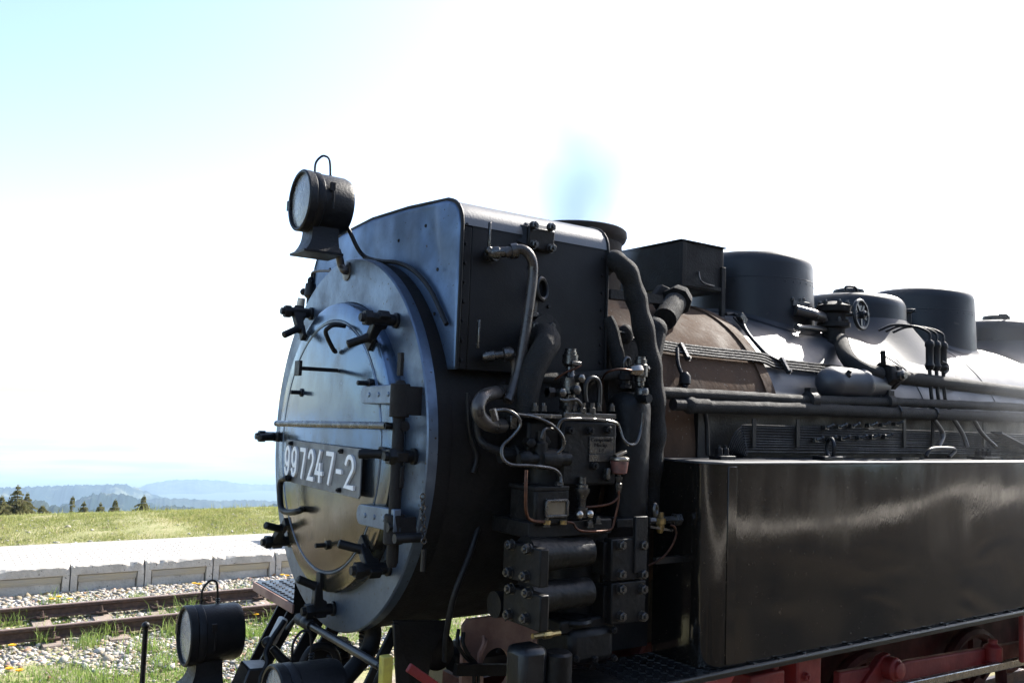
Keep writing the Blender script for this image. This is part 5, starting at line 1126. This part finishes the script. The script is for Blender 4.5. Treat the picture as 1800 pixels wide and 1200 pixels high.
# cock with copper pipe at the tank front
CK2 = stack(1161, 900, 936, -1.15, [(0,.012),(.2,.02),(.4,.02),(.45,.026),(.7,.026),(.75,.016),(1,.016)], 'brass', None, 'drain_cock', 8)
b = MB(); b.torus(at(1152,896,y=-1.17), (.3,-1,0), .022, .010, 16, 6, .7, 1.1); P('cock_ring', b, 'steel', CK2)
b = MB(); b.lathe(at(1140,915,y=-1.14), X, [(0,.016),(.05,.016),(.055,.026),(.09,.026),(.1,.018),(.16,.018),(.165,.03),(.2,.03)], 6); b.bar(at(1142,925,y=-1.16), at(1182,932,y=-1.16), .01, .01); P('cock_body', b, 'steel', CK2)
rod('copper_pipe', [at(1178,922,y=-1.17), at(1186,926,y=-1.18), at(1188,940,y=-1.18), at(1179,962,y=-1.17), at(1162,981,y=-1.15), at(1140,993,y=-1.12)], .0055, 'copper', CK2)
b = MB(); b.lathe(at(1225,905,y=-1.05), (0,-1,.1), [(0,.03),(.1,.02)], 10); b.bar(at(1150,985,y=-1.12), at(1232,978,y=-1.12), .02, .03); P('step_bracket', b, 'blackgloss', None)
# dark plate between the pump and the tank, and cable behind the hose
b = MB(); b.box((1.0,-.90,1.4),(1.30,-.87,2.9)); P('back_plate', b, 'soot')
# ================================================================== front end
b = MB(); b.box((-.62,-1.2,.60),(-.55,1.2,.88)); BB = P('buffer_beam', b, 'red', None, .01)
for s in (-1, 1): pass
b = MB(); b.box((-.8,-.12,.50),(-.62,.12,.80)); b.lathe((-.62,0,.66), -X, [(0,.07),(.25,.07),(.26,.16),(.29,.16),(.3,.1)], 20); P('coupler', b, 'black', BB, .02)
zl = at(324,1117,y=.6)
LL = headlamp(zl, .152, .275, label='lower headlamp on the far end of the buffer beam')
zr = at(480,1226,y=-.62)
NL = headlamp((zr.x, zr.y, zr.z-.022), .152, .275, label='lower headlamp on the near side of the buffer beam')
rod('hand_post', [at(250,1300,y=1.05), at(250,1200,y=1.05), at(256,1104,y=1.05)], .015, 'black', None, 3, 12, False)
b = MB(); b.sphere(at(256,1099,y=1.05), .022); P('post_knob', b, 'black', LOCO.children[-1])
# far step with tread plate and its red edge
sx0, sx1 = at(455,1025,y=1.22).x, .62; sz = 1.42
b = MB(); b.box((sx0,.62,sz-.012),(1.6,1.28,sz)); ST = P('front_step', b, 'blackgloss', None, .002)
b = MB(); b.box((sx0-.014,.60,sz-.055),(sx0-.001,1.29,sz-.004)); P('step_edge', b, 'redbrown', ST, .003)
tread(ST, sx0+.03, 1.2, .66, 1.26, sz, 'blackgloss', .055)
b = MB(); b.prism([(sx0-.012,.60,sz-.055),(sx0+.02,.60,sz-.06),(sx0+.03,.62,sz+.3),(sx0+.0,.62,sz+.32)], (.9,0,0)); P('step_riser', b, 'black', ST, .004)
# slanting stays from the smokebox down to the beam
def stay(a, c, wd=.075, th=.02, m='black'): b = MB(); b.bar(a, c, wd, th, Y); return P('slanting_stay', b, m, None, .003)
stay((at(500,1062,y=1.05)), at(425,1210,y=1.05)); stay(at(520,1068,y=.72), at(446,1200,y=.72)); stay(at(560,1085,y=.40), at(470,1260,y=.40)); stay(at(590,1095,y=.2), at(508,1250,y=.2)); stay(at(695,1105,y=-.50), at(620,1260,y=-.50), .05)
b = MB(); b.prism([at(692,1095,y=-.6), at(702,1095,y=-.6), at(730,1230,y=-.6), at(700,1230,y=-.6)], (0.,.02,0)); b.prism([at(692,1090,y=-.55), at(790,1090,y=-.55), at(760,1150,y=-.55), at(745,1240,y=-.55), at(716,1240,y=-.55)], (0,.02,0)); P('stay_plate', b, 'black', None, .004)
# pale box, cables and a fire-extinguisher-like dome tucked behind the lamps
b = MB(); p = at(488,1107,y=.45); b.obox(p, ((.45,0,.9),Y,(-.9,0,.45)), (.07,.035,.02)); P('cable_box', b, 'white', None, .012)
rod('brake_hose', [at(500,1090,y=.42), at(480,1120,y=.40), at(468,1145,y=.38), at(470,1165,y=.35), at(458,1190,y=.33), at(456,1240,y=.3)], .014, 'black')
b = MB(); b.sphere(at(470,1128,y=.42), .03); b.lathe(at(478,1137,y=.42), (1,-.6,-1.2), [(0,.02),(.12,.028),(.14,.018)], 10); P('hose_coupling', b, 'black')
b = MB(); a = at(432,1178,y=.38); b.loft([(a.x-.05,.32,a.z-.12),(a.x+.15,.32,a.z-.12),(a.x+.15,.5,a.z-.12),(a.x-.05,.5,a.z-.12)], [(a.x+.0,.33,a.z+.02),(a.x+.12,.33,a.z+.015),(a.x+.12,.47,a.z+.02),(a.x,.47,a.z+.03)]); P('foot_block', b, 'blackgloss', None, .008)
# long bar across the front with a socket at its far end
r0, r1 = at(527,1087,x=-.13), at(668,1170,x=-.13); b = MB(); b.tube([r0-(r1-r0)*.0, r1], .0175, 14, False); SR = P('shaft', b, 'blackgloss')
b = MB(); d = (r1-r0); b.lathe(r0+d*.0, -d, [(-.16,.026),(-.12,.026),(-.115,.03),(-.07,.03),(-.065,.026),(0,.03),(.03,.02)], 12); P('socket', b, 'black', SR)
rod('shaft_lever', [r0-d*.04, at(515,1092,x=-.14), at(505,1105,x=-.16)], .012, 'black', SR)
rod('shaft_lever', [r1, at(672,1175,x=-.13), at(664,1195,x=-.14), at(655,1220,x=-.14)], .016, 'black', SR)
b = MB(); b.obox(at(677,1197,y=-.95), (X,Y,Z), (.022,.02,.10)); P('warning_patch', b, 'yellow', None, .004)
# brake hose bend and ribbed spring under the smokebox
rod('brake_hose', [at(655,1095,y=-.25), at(655,1120,y=-.25), at(645,1148,y=-.27), at(630,1165,y=-.3), at(600,1200,y=-.33), at(585,1230,y=-.35)], .042, 'black', None, 6, 14)
b = MB(); a = at(592,1132,y=.25)
for k in range(7): b.torus(a-Z*(.0+.022*k), Z, .07, .012, 22, 6)
b.cyl(a+Z*.03, a-Z*.25, .06); P('bellows', b, 'black')
b = MB()
for k in range(6): b.torus(at(649,1106+7*k,y=-.20), (.2,0,1), .045, .009, 18, 6)
P('hose_armour', b, 'blackgloss')
rod('brake_hose', [at(527,1200,y=.1), at(532,1165,y=.1), at(548,1140,y=.1), at(570,1135,y=.1), at(590,1150,y=.1), at(597,1200,y=.1)], .02, 'black')
# plate frame end seen through the gap, with hoses and a round hole
fx0 = at(815,1120,y=-.62).x; b = MB(); zt = at(850,1085,y=-.62).z; K = 20; hc_ = at(872,1175,y=-.62); hr_ = .085
out = [(at(815,1112,y=-.62).x, at(815,1112,y=-.62).z), (at(905,1078,y=-.62).x, zt), (at(905,1078,y=-.62).x, 1.0), (at(820,1190,y=-.62).x, 1.0), (at(820,1190,y=-.62).x, 1.2)]
bmh = bmesh.new()
def ringpts(n): return [(hc_.x+hr_*math.cos(2*PI*k/n), hc_.z+hr_*1.15*math.sin(2*PI*k/n)) for k in range(n)]
def edgepts(n):
    o = []
    for k in range(n):
        a = 2*PI*k/n; dx, dz = math.cos(a), math.sin(a)*1.15; s = .5
        lo_, hi_ = 0, .6
        for _ in range(24):
            s = (lo_+hi_)/2; x_, z_ = hc_.x+dx*s, hc_.z+dz*s; ins_ = out[0][0]-(z_-1.2)*.0 < x_ < out[1][0]+.3 and 1.0 < z_ < zt
            if ins_: lo_ = s
            else: hi_ = s
        o.append((hc_.x+dx*s, hc_.z+dz*s))
    return o
A_, B_ = ringpts(48), edgepts(48); V = [(x_,-.62,z_) for x_, z_ in A_]+[(x_,-.62,z_) for x_, z_ in B_]+[(x_,-.595,z_) for x_, z_ in A_]+[(x_,-.595,z_) for x_, z_ in B_]; F = []
for k in range(48):
    j = (k+1) % 48; F += [(k,j,48+j,48+k),(96+k,144+k,144+j,96+j),(k,96+k,96+j,j),(48+k,48+j,144+j,144+k)]
b.add(V, F); FPL = P('frame_plate', b, 'redbrown', None)
for k, (xa, xb_) in enumerate(((806,832),(815,840),(850,842),(853,846))): rod('hose', [at(xa,1105+k*6,y=-.66), at(xa-2+k,1130,y=-.68), at((xa+xb_)/2-4,1150,y=-.68), at(xb_,1172,y=-.66), at(xb_+1,1215,y=-.65)], .009, 'redbrown' if k > 1 else 'black', FPL)
bolt(FPL, at(876,1143,y=-.62), -Y, .012, .01, 'black')
b = MB(); b.bar(at(800,1176,y=-.7), at(900,1176,y=-.7), .03, .05, Z); P('brake_rod', b, 'black')
b = MB(); p = at(750,1140,y=.3); b.lathe(p, (0,-1,.2), [(0,.10),(.12,.11),(.13,.08),(.15,.0)], 24, False); P('air_pot', b, 'blackgloss')
b = MB(); b.bar(at(718,1172,y=-1.05), at(780,1215,y=-1.05), .02, .035, Z); P('red_step_edge', b, 'red', None, .004)
# ------------------------------------------------------------------ smoke and steam
def smoke_mat(name, dens, col, scale, lo, hi, falloff):
    m = bpy.data.materials.new(name); m.use_nodes = True; t = m.node_tree; n = t.nodes; L = t.links; n.remove(n['Principled BSDF'])
    pv = n.new('ShaderNodeVolumePrincipled'); pv.inputs['Color'].default_value = (*col, 1); pv.inputs['Anisotropy'].default_value = .3
    tc = n.new('ShaderNodeTexCoord'); nz = n.new('ShaderNodeTexNoise'); nz.inputs['Scale'].default_value = scale; nz.inputs['Detail'].default_value = 3; L.new(tc.outputs['Object'], nz.inputs['Vector'])
    mr = n.new('ShaderNodeMapRange'); mr.inputs[1].default_value = lo; mr.inputs[2].default_value = hi; mr.inputs[4].default_value = dens; L.new(nz.outputs[0], mr.inputs[0])
    gr = n.new('ShaderNodeTexGradient'); gr.gradient_type = 'SPHERICAL'; mp = n.new('ShaderNodeMapping'); L.new(tc.outputs['Object'], mp.inputs[0])
    mp.inputs['Location'].default_value = (0,0,0); mp.inputs['Scale'].default_value = falloff; L.new(mp.outputs[0], gr.inputs[0])
    mu = n.new('ShaderNodeMath'); mu.operation = 'MULTIPLY'; L.new(mr.outputs[0], mu.inputs[0]); L.new(gr.outputs['Fac'], mu.inputs[1]); L.new(mu.outputs[0], pv.inputs['Density'])
    L.new(pv.outputs[0], n['Material Output'].inputs['Volume']); return m
def puff(name, c, r, m, label):
    b = MB(); b.sphere((0,0,0), 1, r, 20); o = bpy.data.objects.new(name, b.mesh(name, m, 0)); o.location = c; link(o); tag(o, label, None, None, 'stuff'); return o
puff('smoke', (CX+.05, .0, 3.98), (.46,.42,.85), smoke_mat('thin_smoke', 6.5, (.60,.75,.92), 2.2, .15, .75, (1/.46,1/.42,1/.85)), 'thin bluish smoke rising from the chimney mouth')
pc = at(1345, 110, y=.6)
cl = puff('smoke', pc, (2.3,1.0,1.05), smoke_mat('white_smoke', 2.6, (.955,.967,.985), 1.3, .36, .62, (1/2.3,1/1.0,1/1.05)), 'broad white plume drifting up and away over the engine')
cl.rotation_euler = (0, R_(-32), 0)
puff('steam', (5.6, -1.45, 2.65), (2.6,.55,1.3), smoke_mat('thin_steam', .2, (.93,.96,1), 1.6, .38, .75, (1/2.6,1/.55,1/1.3)), 'faint veil of steam drifting past the rear of the side tank')
